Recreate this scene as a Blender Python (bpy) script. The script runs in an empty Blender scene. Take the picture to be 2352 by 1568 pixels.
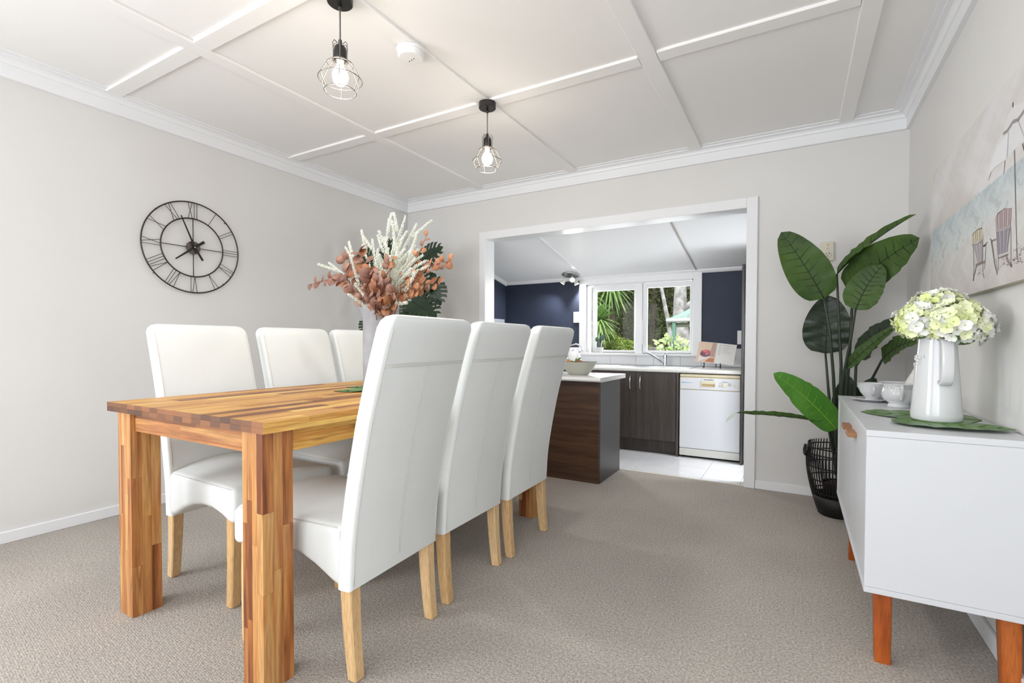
import bpy, math, random
from math import sin, cos, pi, radians, sqrt, atan2
from mathutils import Vector, Matrix, Quaternion

# ---------------------------------------------------------------- clear
for coll in (bpy.data.objects, bpy.data.meshes, bpy.data.materials, bpy.data.lights, bpy.data.cameras, bpy.data.curves):
    for o in list(coll):
        coll.remove(o)
scene = bpy.context.scene
COL = scene.collection

# ---------------------------------------------------------------- camera
FPX, YAW, PITCH, ROLL = 1120.08, 0.511828, -0.0207874, 0.00314625
CX, CY, CAMH = 1199.24, 811.19, 1.05
_cy, _sy, _cp, _sp = cos(YAW), sin(YAW), cos(PITCH), sin(PITCH)
_f = Vector((-_sy*_cp, _cy*_cp, _sp)); _r = Vector((_cy, _sy, 0)); _u = _r.cross(_f)
RGT = cos(ROLL)*_r + sin(ROLL)*_u
UPV = -sin(ROLL)*_r + cos(ROLL)*_u
FWD = _f
CAMP = Vector((0, 0, CAMH))
cd = bpy.data.cameras.new('camera')
cam = bpy.data.objects.new('camera', cd); COL.objects.link(cam)
cam.matrix_world = Matrix(((RGT.x, UPV.x, -FWD.x, 0), (RGT.y, UPV.y, -FWD.y, 0), (RGT.z, UPV.z, -FWD.z, CAMH), (0, 0, 0, 1)))
cd.sensor_width = 36; cd.sensor_fit = 'HORIZONTAL'
cd.lens = FPX/2352*36
cd.shift_x = -(CX-1176)/2352
cd.shift_y = (CY-784)/2352
cd.clip_start = 0.05; cd.clip_end = 200
scene.camera = cam

# ---------------------------------------------------------------- view + world + lights
vs = scene.view_settings
vs.view_transform = 'Standard'; vs.look = 'None'; vs.gamma = 1.0; vs.use_curve_mapping = False
vs.exposure = 0.24
W = bpy.data.worlds.new('world'); scene.world = W; W.use_nodes = True
wn = W.node_tree.nodes; wl = W.node_tree.links; wn.clear()
wo = wn.new('ShaderNodeOutputWorld'); bg = wn.new('ShaderNodeBackground')
bg.inputs['Color'].default_value = (0.86, 0.93, 1.0, 1); bg.inputs['Strength'].default_value = 1.6
wl.new(bg.outputs[0], wo.inputs[0])

def add_light(name, kind, loc, energy, color=(1, 1, 1), size=0.1, size_y=None, target=None, spot=None, rot=None, spread=None):
    ld = bpy.data.lights.new(name, kind); ld.energy = energy; ld.color = color
    if kind == 'AREA':
        ld.shape = 'RECTANGLE' if size_y else 'SQUARE'
        ld.size = size
        if size_y: ld.size_y = size_y
        if spread: ld.spread = spread
    elif kind == 'SUN':
        ld.angle = size
    else:
        ld.shadow_soft_size = size
        if spot: ld.spot_size = spot; ld.spot_blend = 0.6
    o = bpy.data.objects.new(name, ld); COL.objects.link(o); o.location = loc
    if target is not None:
        o.rotation_euler = (Vector(target)-Vector(loc)).to_track_quat('-Z', 'Y').to_euler()
    if rot: o.rotation_euler = rot
    return o
# the sun, high behind the house: lights the garden
add_light('sun', 'SUN', (0, -5, 8), 2.3, (1, 0.96, 0.88), radians(2.0), target=(-2.2, 4.0, -2.0))
# daylight coming in through unseen rear and left windows behind the camera
add_light('window_daylight_rear', 'AREA', (-0.75, -2.66, 1.35), 36, (0.94, 0.97, 1.0), 2.5, 1.7, target=(-0.95, 3.0, 4.2))
add_light('window_daylight_left', 'AREA', (-3.52, -1.35, 1.35), 76, (0.94, 0.97, 1.0), 1.6, 1.5, target=(0.4, 1.9, 2.4))
add_light('fill_light_right', 'AREA', (0.54, -1.45, 1.35), 20, (0.94, 0.97, 1.0), 1.5, 1.5, target=(-3.0, 1.2, 3.4))  # added light at an invented window, brightens left wall and chair backs
# daylight at the kitchen window
add_light('window_daylight_kitchen', 'AREA', (-1.5, 5.75, 1.40), 26, (0.95, 0.98, 1.0), 1.5, 1.0, target=(-1.5, 3.2, -0.6))
add_light('kitchen_side_fill', 'AREA', (0.56, 4.32, 1.0), 42, (0.95, 0.98, 1.0), 0.45, 0.8, target=(-1.2, 4.4, 0.0))  # added fill for the kitchen; the right wall has no window

# ================================================================ helpers
def px(ax, v, x, y):
    """point of the room on the plane axis=v that the pixel (x, y) of the photograph shows"""
    d = FWD + RGT*((x-CX)/FPX) - UPV*((y-CY)/FPX)
    t = (v-CAMP[ax])/d[ax]
    return CAMP + d*t
def s2l(c):
    c = c/255.0
    return c/12.92 if c <= 0.04045 else ((c+0.055)/1.055)**2.4
def C(r, g, b): return (s2l(r), s2l(g), s2l(b), 1)

ORG = {}
def setp(o, label=None, cat=None, group=None, kind=None):
    if label: o['label'] = label
    if cat: o['category'] = cat
    if group: o['group'] = group
    if kind: o['kind'] = kind
    return o
def thing(name, loc, label, cat, group=None, rotz=0.0):
    o = bpy.data.objects.new(name, None); COL.objects.link(o)
    o.location = loc; o.rotation_euler = (0, 0, rotz); o.empty_display_size = 0.05
    ORG[o.name] = Vector(loc)
    return setp(o, label, cat, group)
def mesh_obj(name, me, parent=None, loc=(0, 0, 0)):
    o = bpy.data.objects.new(name, me); COL.objects.link(o)
    if parent: o.parent = parent
    o.location = loc
    return o
def copy_tree(o, parent=None):
    c = o.copy(); COL.objects.link(c)
    if parent: c.parent = parent
    for ch in list(o.children):
        copy_tree(ch, c)
    return c

class MB:
    def __init__(s): s.v = []; s.f = []; s.m = []; s.cur = 0
    def add(s, vs_, fs):
        n = len(s.v); s.v += [tuple(p) for p in vs_]
        s.f += [tuple(i+n for i in q) for q in fs]; s.m += [s.cur]*len(fs)
        return s
    def box(s, x0, x1, y0, y1, z0, z1, b=0.0):
        if b > 0:
            return s.cbox(x0, x1, y0, y1, z0, z1, b)
        v = [(x0, y0, z0), (x1, y0, z0), (x1, y1, z0), (x0, y1, z0), (x0, y0, z1), (x1, y0, z1), (x1, y1, z1), (x0, y1, z1)]
        return s.add(v, [(0, 3, 2, 1), (4, 5, 6, 7), (0, 1, 5, 4), (1, 2, 6, 5), (2, 3, 7, 6), (3, 0, 4, 7)])
    def cbox(s, x0, x1, y0, y1, z0, z1, b):
        # chamfered box
        X = (x0, x1); Y = (y0, y1); Z = (z0, z1); vs_ = []; idx = {}
        for i in (0, 1):
            for j in (0, 1):
                for k in (0, 1):
                    sx = b if i == 0 else -b; sy = b if j == 0 else -b; sz = b if k == 0 else -b
                    for a in range(3):
                        p = [X[i]+sx, Y[j]+sy, Z[k]+sz]
                        p[a] = (X[i], Y[j], Z[k])[a]
                        idx[(i, j, k, a)] = len(vs_); vs_.append(tuple(p))
        F = []
        for a in range(3):
            o = [q for q in range(3) if q != a]
            for sgn in (0, 1):
                ring = []
                for (p, q) in ((0, 0), (1, 0), (1, 1), (0, 1)):
                    c = [0, 0, 0]; c[a] = sgn; c[o[0]] = p; c[o[1]] = q
                    ring.append(idx[(c[0], c[1], c[2], a)])
                flip = (sgn == 0) ^ (a == 1)
                F.append(tuple(ring[::-1]) if flip else tuple(ring))
        for a in range(3):          # edges along axis a
            o = [q for q in range(3) if q != a]
            for p in (0, 1):
                for q in (0, 1):
                    c0 = [0, 0, 0]; c0[o[0]] = p; c0[o[1]] = q; c1 = list(c0); c1[a] = 1
                    F.append((idx[(*c0, o[0])], idx[(*c0, o[1])], idx[(*c1, o[1])], idx[(*c1, o[0])]))
        for i in (0, 1):
            for j in (0, 1):
                for k in (0, 1):
                    F.append((idx[(i, j, k, 0)], idx[(i, j, k, 1)], idx[(i, j, k, 2)]))
        return s.add(vs_, F)
    def prism(s, poly, axis, a0, a1):
        """poly: list of 2D points in the other two axes (cyclic order), extruded along axis"""
        n = len(poly)
        def P(p, a):
            if axis == 0: return (a, p[0], p[1])
            if axis == 1: return (p[0], a, p[1])
            return (p[0], p[1], a)
        v = [P(p, a0) for p in poly]+[P(p, a1) for p in poly]
        f = [tuple(range(n))[::-1], tuple(range(n, 2*n))]
        f += [(i, (i+1) % n, n+(i+1) % n, n+i) for i in range(n)]
        return s.add(v, f)
    def rings(s, rings, cap0=True, cap1=True, closed=True):
        n = len(rings[0]); v = [p for r in rings for p in r]; f = []
        for i in range(len(rings)-1):
            for j in range(n if closed else n-1):
                k = (j+1) % n
                f.append((i*n+j, i*n+k, (i+1)*n+k, (i+1)*n+j))
        if cap0 and closed: f.append(tuple(range(n))[::-1])
        if cap1 and closed: f.append(tuple((len(rings)-1)*n+i for i in range(n)))
        return s.add(v, f)
    def tube(s, pts, r, n=8, closed=False, cap=True):
        pts = [Vector(p) for p in pts]; m = len(pts); rs = r if isinstance(r, (list, tuple)) else [r]*m
        R = []; prev = None
        for i, p in enumerate(pts):
            if closed: t = pts[(i+1) % m]-pts[i-1]
            else: t = pts[min(i+1, m-1)]-pts[max(i-1, 0)]
            if t.length < 1e-9: t = Vector((0, 0, 1))
            t.normalize()
            if prev is None:
                a = t.orthogonal().normalized()
            else:
                a = prev - t*prev.dot(t)
                a = a.normalized() if a.length > 1e-6 else t.orthogonal().normalized()
            prev = a; b = t.cross(a)
            R.append([p+(a*cos(2*pi*k/n)+b*sin(2*pi*k/n))*rs[i] for k in range(n)])
        if closed:
            R.append(R[0]); s.rings(R, False, False)
        else: s.rings(R, cap, cap)
        return s
    def lathe(s, prof, c=(0, 0, 0), n=32, axis=None):
        R = []
        q = Vector(axis).normalized().to_track_quat('Z', 'Y') if axis is not None else None
        for (r, z) in prof:
            ring = []
            for k in range(n):
                p = Vector((max(r, 1e-5)*cos(2*pi*k/n), max(r, 1e-5)*sin(2*pi*k/n), z))
                if q: p = q @ p
                ring.append(p+Vector(c))
            R.append(ring)
        return s.rings(R, True, True)
    def ball(s, c, r, n=12, m=8, sc=(1, 1, 1)):
        R = []
        for i in range(m+1):
            a = pi*i/m
            R.append([(c[0]+sc[0]*r*max(sin(a), 1e-3)*cos(2*pi*k/n), c[1]+sc[1]*r*max(sin(a), 1e-3)*sin(2*pi*k/n), c[2]-sc[2]*r*cos(a)) for k in range(n)])
        return s.rings(R)
    def build(s, name, mat, parent=None, smooth=False, local=False, angle=None, double=False):
        me = bpy.data.meshes.new(name)
        off = Vector((0, 0, 0))
        if parent is not None and not local: off = ORG.get(parent.name, Vector((0, 0, 0)))
        me.from_pydata([tuple(Vector(p)-off) for p in s.v], [], s.f)
        mats = mat if isinstance(mat, (list, tuple)) else [mat]
        for m_ in mats: me.materials.append(m_)
        for p, mi in zip(me.polygons, s.m): p.material_index = min(mi, len(mats)-1)
        if smooth:
            for p in me.polygons: p.use_smooth = True
            if angle: 
                try: me.set_sharp_from_angle(angle=radians(angle))
                except Exception: pass
        me.update()
        o = mesh_obj(name, me, parent)
        if parent is not None: ORG[o.name] = off
        return o

def bez(p0, p1, p2, n):
    p0, p1, p2 = Vector(p0), Vector(p1), Vector(p2)
    return [(1-t)**2*p0+2*t*(1-t)*p1+t*t*p2 for t in [i/n for i in range(n+1)]]
def rrect(w, h, r, seg=3):
    pts = []
    for (cx, cy, a0) in ((w/2-r, h/2-r, 0), (-w/2+r, h/2-r, pi/2), (-w/2+r, -h/2+r, pi), (w/2-r, -h/2+r, 1.5*pi)):
        for i in range(seg+1):
            a = a0+pi/2*i/seg
            pts.append((cx+r*cos(a), cy+r*sin(a)))
    return pts

# ================================================================ materials
def mat(name, col, rough=0.5, metal=0.0, bump=None, var=None, spec=None, emit=None, trans=None, coat=None, sheen=None, sss=None):
    """bump=(scale, strength[, detail]); var=(color2, scale, amount)"""
    m = bpy.data.materials.new(name); m.use_nodes = True
    nt = m.node_tree; N = nt.nodes; L = nt.links
    b = N['Principled BSDF']
    b.inputs['Base Color'].default_value = col
    b.inputs['Roughness'].default_value = rough
    b.inputs['Metallic'].default_value = metal
    if spec is not None: b.inputs['Specular IOR Level'].default_value = spec
    if coat: b.inputs['Coat Weight'].default_value = coat; b.inputs['Coat Roughness'].default_value = 0.08
    if sheen: b.inputs['Sheen Weight'].default_value = sheen
    if trans: b.inputs['Transmission Weight'].default_value = trans
    if sss: b.inputs['Subsurface Weight'].default_value = sss; b.inputs['Subsurface Scale'].default_value = 0.01
    if emit: b.inputs['Emission Color'].default_value = emit[0]; b.inputs['Emission Strength'].default_value = emit[1]
    geo = N.new('ShaderNodeNewGeometry')
    if bump:
        nz = N.new('ShaderNodeTexNoise'); nz.inputs['Scale'].default_value = bump[0]; nz.inputs['Detail'].default_value = bump[2] if len(bump) > 2 else 3
        L.new(geo.outputs['Position'], nz.inputs['Vector'])
        bp = N.new('ShaderNodeBump'); bp.inputs['Strength'].default_value = bump[1]; bp.inputs['Distance'].default_value = 0.004
        L.new(nz.outputs['Fac'], bp.inputs['Height']); L.new(bp.outputs[0], b.inputs['Normal'])
    if var:
        n2 = N.new('ShaderNodeTexNoise'); n2.inputs['Scale'].default_value = var[1]; n2.inputs['Detail'].default_value = 4
        L.new(geo.outputs['Position'], n2.inputs['Vector'])
        mr = N.new('ShaderNodeMapRange'); mr.inputs['From Min'].default_value = 0.35; mr.inputs['From Max'].default_value = 0.65; mr.inputs['To Max'].default_value = var[2]
        L.new(n2.outputs['Fac'], mr.inputs['Value'])
        mx = N.new('ShaderNodeMix'); mx.data_type = 'RGBA'
        mx.inputs[6].default_value = col; mx.inputs[7].default_value = var[0]
        L.new(mr.outputs[0], mx.inputs[0]); L.new(mx.outputs[2], b.inputs['Base Color'])
    return m

def wood(name, cols, axis=2, stretch=14.0, scale=26.0, rough=0.35, knots=True, end=None, rand=True, grain=0.5, bumps=0.08):
    """board-by-board wood: cols = ramp picked per object, grain runs along axis"""
    m = bpy.data.materials.new(name); m.use_nodes = True
    nt = m.node_tree; N = nt.nodes; L = nt.links
    b = N['Principled BSDF']; b.inputs['Roughness'].default_value = rough; b.inputs['Specular IOR Level'].default_value = 0.35
    geo = N.new('ShaderNodeNewGeometry'); oi = N.new('ShaderNodeObjectInfo')
    off = N.new('ShaderNodeVectorMath'); off.operation = 'SCALE'; off.inputs[0].default_value = (13.7, 7.3, 21.1)
    L.new(oi.outputs['Random'], off.inputs['Scale'])
    ad = N.new('ShaderNodeVectorMath'); ad.operation = 'ADD'
    L.new(geo.outputs['Position'], ad.inputs[0])
    if rand: L.new(off.outputs[0], ad.inputs[1])
    mp = N.new('ShaderNodeMapping'); sc = [1, 1, 1]; sc[axis] = 1/stretch; mp.inputs['Scale'].default_value = sc
    L.new(ad.outputs[0], mp.inputs['Vector'])
    n1 = N.new('ShaderNodeTexNoise'); n1.inputs['Scale'].default_value = scale; n1.inputs['Detail'].default_value = 6; n1.inputs['Distortion'].default_value = 0.6
    L.new(mp.outputs[0], n1.inputs['Vector'])
    n2 = N.new('ShaderNodeTexNoise'); n2.inputs['Scale'].default_value = scale*7; n2.inputs['Detail'].default_value = 3
    L.new(mp.outputs[0], n2.inputs['Vector'])
    rp = N.new('ShaderNodeValToRGB'); e = rp.color_ramp.elements
    k = len(cols)
    e[0].position = 0; e[0].color = cols[0]; e[1].position = 1; e[1].color = cols[-1]
    for i in range(1, k-1):
        q = e.new(i/(k-1)); q.color = cols[i]
    # random board tone + low frequency streaks
    mr = N.new('ShaderNodeMapRange'); mr.inputs['From Min'].default_value = 0.3; mr.inputs['From Max'].default_value = 0.7
    mr.inputs['To Min'].default_value = -grain/2; mr.inputs['To Max'].default_value = grain/2
    L.new(n1.outputs['Fac'], mr.inputs['Value'])
    a2 = N.new('ShaderNodeMath'); a2.operation = 'ADD'; a2.use_clamp = True
    if rand: L.new(oi.outputs['Random'], a2.inputs[0])
    else: a2.inputs[0].default_value = 0.5
    L.new(mr.outputs[0], a2.inputs[1]); L.new(a2.outputs[0], rp.inputs[0])
    mm = N.new('ShaderNodeMix'); mm.data_type = 'RGBA'; mm.blend_type = 'MULTIPLY'
    m3 = N.new('ShaderNodeMapRange'); m3.inputs['From Min'].default_value = 0.35; m3.inputs['From Max'].default_value = 0.6
    m3.inputs['To Min'].default_value = 0.72; m3.inputs['To Max'].default_value = 1.08
    L.new(n2.outputs['Fac'], m3.inputs['Value'])
    mm.inputs[0].default_value = 0.7
    L.new(rp.outputs[0], mm.inputs[6]); L.new(m3.outputs[0], mm.inputs[7])
    last = mm.outputs[2]
    if knots:
        mk = N.new('ShaderNodeMapping'); s2 = [1, 1, 1]; s2[axis] = 0.42; mk.inputs['Scale'].default_value = s2
        L.new(ad.outputs[0], mk.inputs['Vector'])
        vo = N.new('ShaderNodeTexVoronoi'); vo.inputs['Scale'].default_value = 6.5
        L.new(mk.outputs[0], vo.inputs['Vector'])
        kr = N.new('ShaderNodeMapRange'); kr.inputs['From Min'].default_value = 0.03; kr.inputs['From Max'].default_value = 0.12
        kr.inputs['To Min'].default_value = 0.30; kr.inputs['To Max'].default_value = 1.0
        L.new(vo.outputs['Distance'], kr.inputs['Value'])
        mk2 = N.new('ShaderNodeMix'); mk2.data_type = 'RGBA'; mk2.blend_type = 'MULTIPLY'; mk2.inputs[0].default_value = 0.85
        L.new(last, mk2.inputs[6]); L.new(kr.outputs[0], mk2.inputs[7]); last = mk2.outputs[2]
    if end is not None:   # end grain of boards that run along 'axis'
        sp = N.new('ShaderNodeSeparateXYZ'); L.new(geo.outputs['Normal'], sp.inputs[0])
        ab = N.new('ShaderNodeMath'); ab.operation = 'ABSOLUTE'; L.new(sp.outputs[axis], ab.inputs[0])
        gt = N.new('ShaderNodeMath'); gt.operation = 'GREATER_THAN'; gt.inputs[1].default_value = 0.8; L.new(ab.outputs[0], gt.inputs[0])
        wv = N.new('ShaderNodeTexWave'); wv.wave_type = 'RINGS'; wv.rings_direction = 'Y'; wv.inputs['Scale'].default_value = 60; wv.inputs['Distortion'].default_value = 3
        L.new(ad.outputs[0], wv.inputs['Vector'])
        er = N.new('ShaderNodeValToRGB'); er.color_ramp.elements[0].color = end[0]; er.color_ramp.elements[1].color = end[1]
        mf = N.new('ShaderNodeMath'); mf.operation = 'MULTIPLY_ADD'; mf.inputs[1].default_value = 0.35
        L.new(wv.outputs['Fac'], mf.inputs[0])
        hf = N.new('ShaderNodeMath'); hf.operation = 'MULTIPLY'; hf.inputs[1].default_value = 0.75
        L.new(oi.outputs['Random'], hf.inputs[0]); L.new(hf.outputs[0], mf.inputs[2]); L.new(mf.outputs[0], er.inputs[0])
        me_ = N.new('ShaderNodeMix'); me_.data_type = 'RGBA'; L.new(gt.outputs[0], me_.inputs[0])
        L.new(last, me_.inputs[6]); L.new(er.outputs[0], me_.inputs[7]); last = me_.outputs[2]
    L.new(last, b.inputs['Base Color'])
    bp = N.new('ShaderNodeBump'); bp.inputs['Strength'].default_value = bumps; bp.inputs['Distance'].default_value = 0.002
    L.new(n2.outputs['Fac'], bp.inputs['Height']); L.new(bp.outputs[0], b.inputs['Normal'])
    return m

M = {}
M['wall'] = mat('wall_paint', C(225, 224, 222), 0.75, bump=(60, 0.03), var=(C(221, 219, 217), 1.3, 1.0))
M['ceil'] = mat('ceiling_paint', C(241, 240, 239), 0.7, bump=(40, 0.03))
M['trim'] = mat('white_gloss_trim', C(238, 239, 241), 0.35, bump=(30, 0.02))
M['navy'] = mat('navy_wall_paint', C(42, 52, 74), 0.6, bump=(50, 0.04), var=(C(38, 46, 64), 2.0, 1.0))
M['kceil'] = mat('kitchen_ceiling_gloss', C(238, 240, 242), 0.62, bump=(3, 0.06, 2), spec=0.25)
M['tile'] = mat('white_floor_tile', C(232, 232, 234), 0.12, var=(C(222, 223, 226), 5, 0.8))
M['grout'] = mat('grout', C(170, 165, 160), 0.8)
M['wtile'] = mat('white_wall_tile', C(226, 228, 232), 0.15)
M['leather'] = mat('white_leatherette', C(229, 232, 231), 0.42, bump=(220, 0.12, 4), var=(C(225, 229, 228), 6, 0.6))
M['seam'] = mat('seam_thread', C(214, 212, 204), 0.6)
M['legwood'] = wood('pale_leg_wood', [C(198, 158, 108), C(216, 178, 128), C(226, 192, 146)], 2, 10, 40, 0.4, knots=False, grain=0.5)
M['acacia_y'] = wood('acacia_lengthwise', [C(120, 70, 32), C(176, 116, 52), C(206, 152, 76), C(216, 166, 86), C(192, 132, 62), C(226, 182, 100)], 1, 16, 24, 0.45, end=(C(46, 28, 20), C(146, 92, 52)), grain=0.55)
M['acacia_x'] = wood('acacia_crosswise', [C(128, 78, 44), C(176, 116, 64), C(200, 148, 88), C(150, 92, 52)], 0, 16, 24, 0.45, grain=0.5)
M['acacia_z'] = wood('acacia_upright', [C(118, 66, 38), C(168, 106, 58), C(192, 136, 80), C(206, 158, 100), C(160, 98, 54), C(200, 148, 88)], 2, 16, 24, 0.32, grain=0.55)
M['darkwood'] = wood('wenge_laminate', [C(62, 45, 35), C(80, 58, 44), C(94, 68, 52)], 0, 22, 22, 0.30, knots=False, rand=False, grain=0.9, bumps=0.03)
M['darkwoodz'] = wood('wenge_laminate_upright', [C(62, 57, 54), C(72, 66, 62), C(82, 76, 72)], 2, 22, 26, 0.35, knots=False, rand=False, grain=0.9, bumps=0.03)
M['darkpanel'] = mat('charcoal_end_panel', C(72, 70, 70), 0.32, bump=(300, 0.08))
M['orangewood'] = wood('orange_stained_leg', [C(150, 72, 26), C(176, 88, 34), C(190, 104, 44)], 2, 12, 26, 0.3, knots=False, grain=0.8)
M['handlewood'] = wood('handle_wood', [C(158, 108, 74), C(176, 126, 88)], 1, 10, 40, 0.45, knots=False, grain=0.7)
M['white'] = mat('white_lacquer', C(208, 210, 214), 0.35, bump=(80, 0.02))
M['ceramic'] = mat('white_glazed_ceramic', C(214, 215, 217), 0.16, coat=0.25)
M['cream'] = mat('aged_cream_plastic', C(214, 208, 190), 0.35)
M['stone'] = mat('white_laminate_top', C(222, 222, 219), 0.22)
M['appl'] = mat('appliance_white', C(214, 217, 222), 0.3)
M['applcream'] = mat('appliance_cream', C(216, 206, 178), 0.4)
M['black'] = mat('black_metal', C(30, 28, 27), 0.45, 0.2)
M['iron'] = mat('dark_bronze_iron', C(66, 58, 52), 0.38, 0.7)
M['ironlit'] = mat('lit_pendant_wire', C(150, 146, 142), 0.25, 0.9)  # paler than the black fittings: bulb light painted into the wire colour
M['pblack'] = mat('pendant_black', C(52, 50, 48), 0.35, 0.4)
M['cord'] = mat('grey_cord', C(110, 108, 106), 0.7)
M['chrome'] = mat('chrome', C(215, 218, 222), 0.12, 1.0)
M['steel'] = mat('brushed_steel', C(190, 190, 188), 0.3, 0.9)
M['bulb'] = mat('lit_bulb', C(255, 240, 220), 0.3, emit=((1, 0.82, 0.58, 1), 26))
M['spotlit'] = mat('lit_spot_lens', C(255, 255, 255), 0.3, emit=((1, 0.97, 0.92, 1), 30))
M['concrete'] = mat('concrete_vase', C(164, 164, 166), 0.8, bump=(60, 0.25), var=(C(146, 146, 150), 9, 1.0))
M['bronze'] = mat('bronze_leaf', C(124, 88, 76), 0.6, var=(C(160, 122, 104), 18, 1.0), sss=0.05)
M['bronze2'] = mat('copper_leaf', C(150, 94, 66), 0.55, var=(C(180, 128, 90), 18, 1.0))
M['bstem'] = mat('brown_stem', C(140, 98, 78), 0.6)
M['creamfl'] = mat('cream_floret', C(230, 231, 222), 0.7, var=(C(216, 221, 202), 30, 1.0))
M['monst'] = mat('monstera_leaf', C(28, 46, 30), 0.32, var=(C(38, 58, 34), 8, 1.0))
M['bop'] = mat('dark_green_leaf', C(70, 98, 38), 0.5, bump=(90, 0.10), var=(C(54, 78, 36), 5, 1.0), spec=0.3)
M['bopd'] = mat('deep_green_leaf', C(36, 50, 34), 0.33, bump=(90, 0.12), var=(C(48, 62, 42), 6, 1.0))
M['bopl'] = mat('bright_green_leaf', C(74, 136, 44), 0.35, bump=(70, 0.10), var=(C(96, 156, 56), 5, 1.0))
M['vein'] = mat('dark_leaf_vein', C(34, 46, 28), 0.5)
M['veinl'] = mat('light_leaf_vein', C(136, 186, 62), 0.5)
M['pstem'] = mat('plant_stem', C(46, 58, 44), 0.45)
M['basket'] = mat('black_rattan', C(20, 19, 19), 0.55, bump=(200, 0.1))
M['soil'] = mat('brown_husk', C(70, 42, 28), 0.9, bump=(80, 0.5))
M['petal'] = mat('hydrangea_petal', C(242, 243, 220), 0.6, var=(C(226, 234, 160), 14, 1.0), sss=0.1)
M['petalw'] = mat('hydrangea_petal_white', C(240, 240, 234), 0.6, sss=0.1)
M['petalg'] = mat('hydrangea_eye', C(170, 190, 80), 0.6)
M['gstem'] = mat('green_stem', C(92, 120, 60), 0.5)
M['matleaf'] = mat('glossy_placemat_leaf', C(70, 108, 46), 0.35, bump=(60, 0.06), var=(C(92, 136, 60), 5, 1.0))
M['bowl'] = mat('grey_green_stoneware', C(176, 176, 164), 0.28)
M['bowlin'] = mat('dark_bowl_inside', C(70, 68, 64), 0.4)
M['red'] = mat('red_fruit', C(196, 66, 52), 0.4, var=(C(222, 120, 80), 20, 1.0))
M['peach'] = mat('yellow_red_fruit', C(226, 178, 70), 0.4, var=(C(216, 84, 60), 14, 1.0))
M['cactus'] = mat('cactus_green', C(66, 98, 84), 0.6, bump=(120, 0.4))
M['spine'] = mat('cactus_spine', C(210, 214, 200), 0.6)
M['paper'] = mat('book_paper', C(236, 234, 230), 0.7)
M['ink'] = mat('printed_ink', C(120, 118, 116), 0.8)
M['canvas'] = mat('canvas_side', C(196, 188, 172), 0.8)
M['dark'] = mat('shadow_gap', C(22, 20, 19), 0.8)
M['smoke'] = mat('detector_plastic', C(236, 236, 236), 0.4)

def carpet_mat():
    m = bpy.data.materials.new('loop_carpet'); m.use_nodes = True
    N = m.node_tree.nodes; L = m.node_tree.links; b = N['Principled BSDF']
    b.inputs['Roughness'].default_value = 0.95; b.inputs['Specular IOR Level'].default_value = 0.1
    geo = N.new('ShaderNodeNewGeometry')
    mp = N.new('ShaderNodeMapping'); mp.inputs['Rotation'].default_value = (0, 0, 0.1); mp.inputs['Scale'].default_value = (1, 0.8, 1)
    L.new(geo.outputs['Position'], mp.inputs['Vector'])
    v = N.new('ShaderNodeTexVoronoi'); v.inputs['Scale'].default_value = 190; v.inputs['Randomness'].default_value = 0.55
    L.new(mp.outputs[0], v.inputs['Vector'])
    n = N.new('ShaderNodeTexNoise'); n.inputs['Scale'].default_value = 120; n.inputs['Detail'].default_value = 4; L.new(geo.outputs['Position'], n.inputs['Vector'])
    n2 = N.new('ShaderNodeTexNoise'); n2.inputs['Scale'].default_value = 1.6; n2.inputs['Detail'].default_value = 3; L.new(geo.outputs['Position'], n2.inputs['Vector'])
    r = N.new('ShaderNodeValToRGB'); r.color_ramp.elements[0].position = 0.25; r.color_ramp.elements[0].color = C(148, 142, 136)
    r.color_ramp.elements[1].position = 0.75; r.color_ramp.elements[1].color = C(214, 205, 195)
    L.new(n.outputs['Fac'], r.inputs[0])
    mx = N.new('ShaderNodeMix'); mx.data_type = 'RGBA'; mx.blend_type = 'MULTIPLY'; mx.inputs[0].default_value = 1
    r2 = N.new('ShaderNodeMapRange'); r2.inputs['From Min'].default_value = 0.35; r2.inputs['From Max'].default_value = 0.65; r2.inputs['To Min'].default_value = 0.94; r2.inputs['To Max'].default_value = 1.04
    L.new(n2.outputs['Fac'], r2.inputs['Value']); L.new(r.outputs[0], mx.inputs[6]); L.new(r2.outputs[0], mx.inputs[7])
    m2 = N.new('ShaderNodeMix'); m2.data_type = 'RGBA'; m2.blend_type = 'MULTIPLY'; m2.inputs[0].default_value = 1
    r3 = N.new('ShaderNodeMapRange'); r3.inputs['From Min'].default_value = 0.0; r3.inputs['From Max'].default_value = 0.7; r3.inputs['To Min'].default_value = 1.04; r3.inputs['To Max'].default_value = 0.84
    L.new(v.outputs['Distance'], r3.inputs['Value']); L.new(mx.outputs[2], m2.inputs[6]); L.new(r3.outputs[0], m2.inputs[7])
    L.new(m2.outputs[2], b.inputs['Base Color'])
    bp = N.new('ShaderNodeBump'); bp.inputs['Strength'].default_value = 0.7; bp.inputs['Distance'].default_value = 0.003; bp.invert = True
    L.new(v.outputs['Distance'], bp.inputs['Height']); L.new(bp.outputs[0], b.inputs['Normal'])
    return m
M['carpet'] = carpet_mat()
def glass_mat():
    m = bpy.data.materials.new('window_glass'); m.use_nodes = True
    N = m.node_tree.nodes; L = m.node_tree.links
    N.clear(); out = N.new('ShaderNodeOutputMaterial')
    t = N.new('ShaderNodeBsdfTransparent'); g = N.new('ShaderNodeBsdfGlossy'); g.inputs['Roughness'].default_value = 0.02
    fr = N.new('ShaderNodeFresnel'); fr.inputs['IOR'].default_value = 1.12
    mx = N.new('ShaderNodeMixShader'); L.new(fr.outputs[0], mx.inputs[0]); L.new(t.outputs[0], mx.inputs[1]); L.new(g.outputs[0], mx.inputs[2])
    L.new(mx.outputs[0], out.inputs[0])
    return m
M['glass'] = glass_mat()

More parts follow.
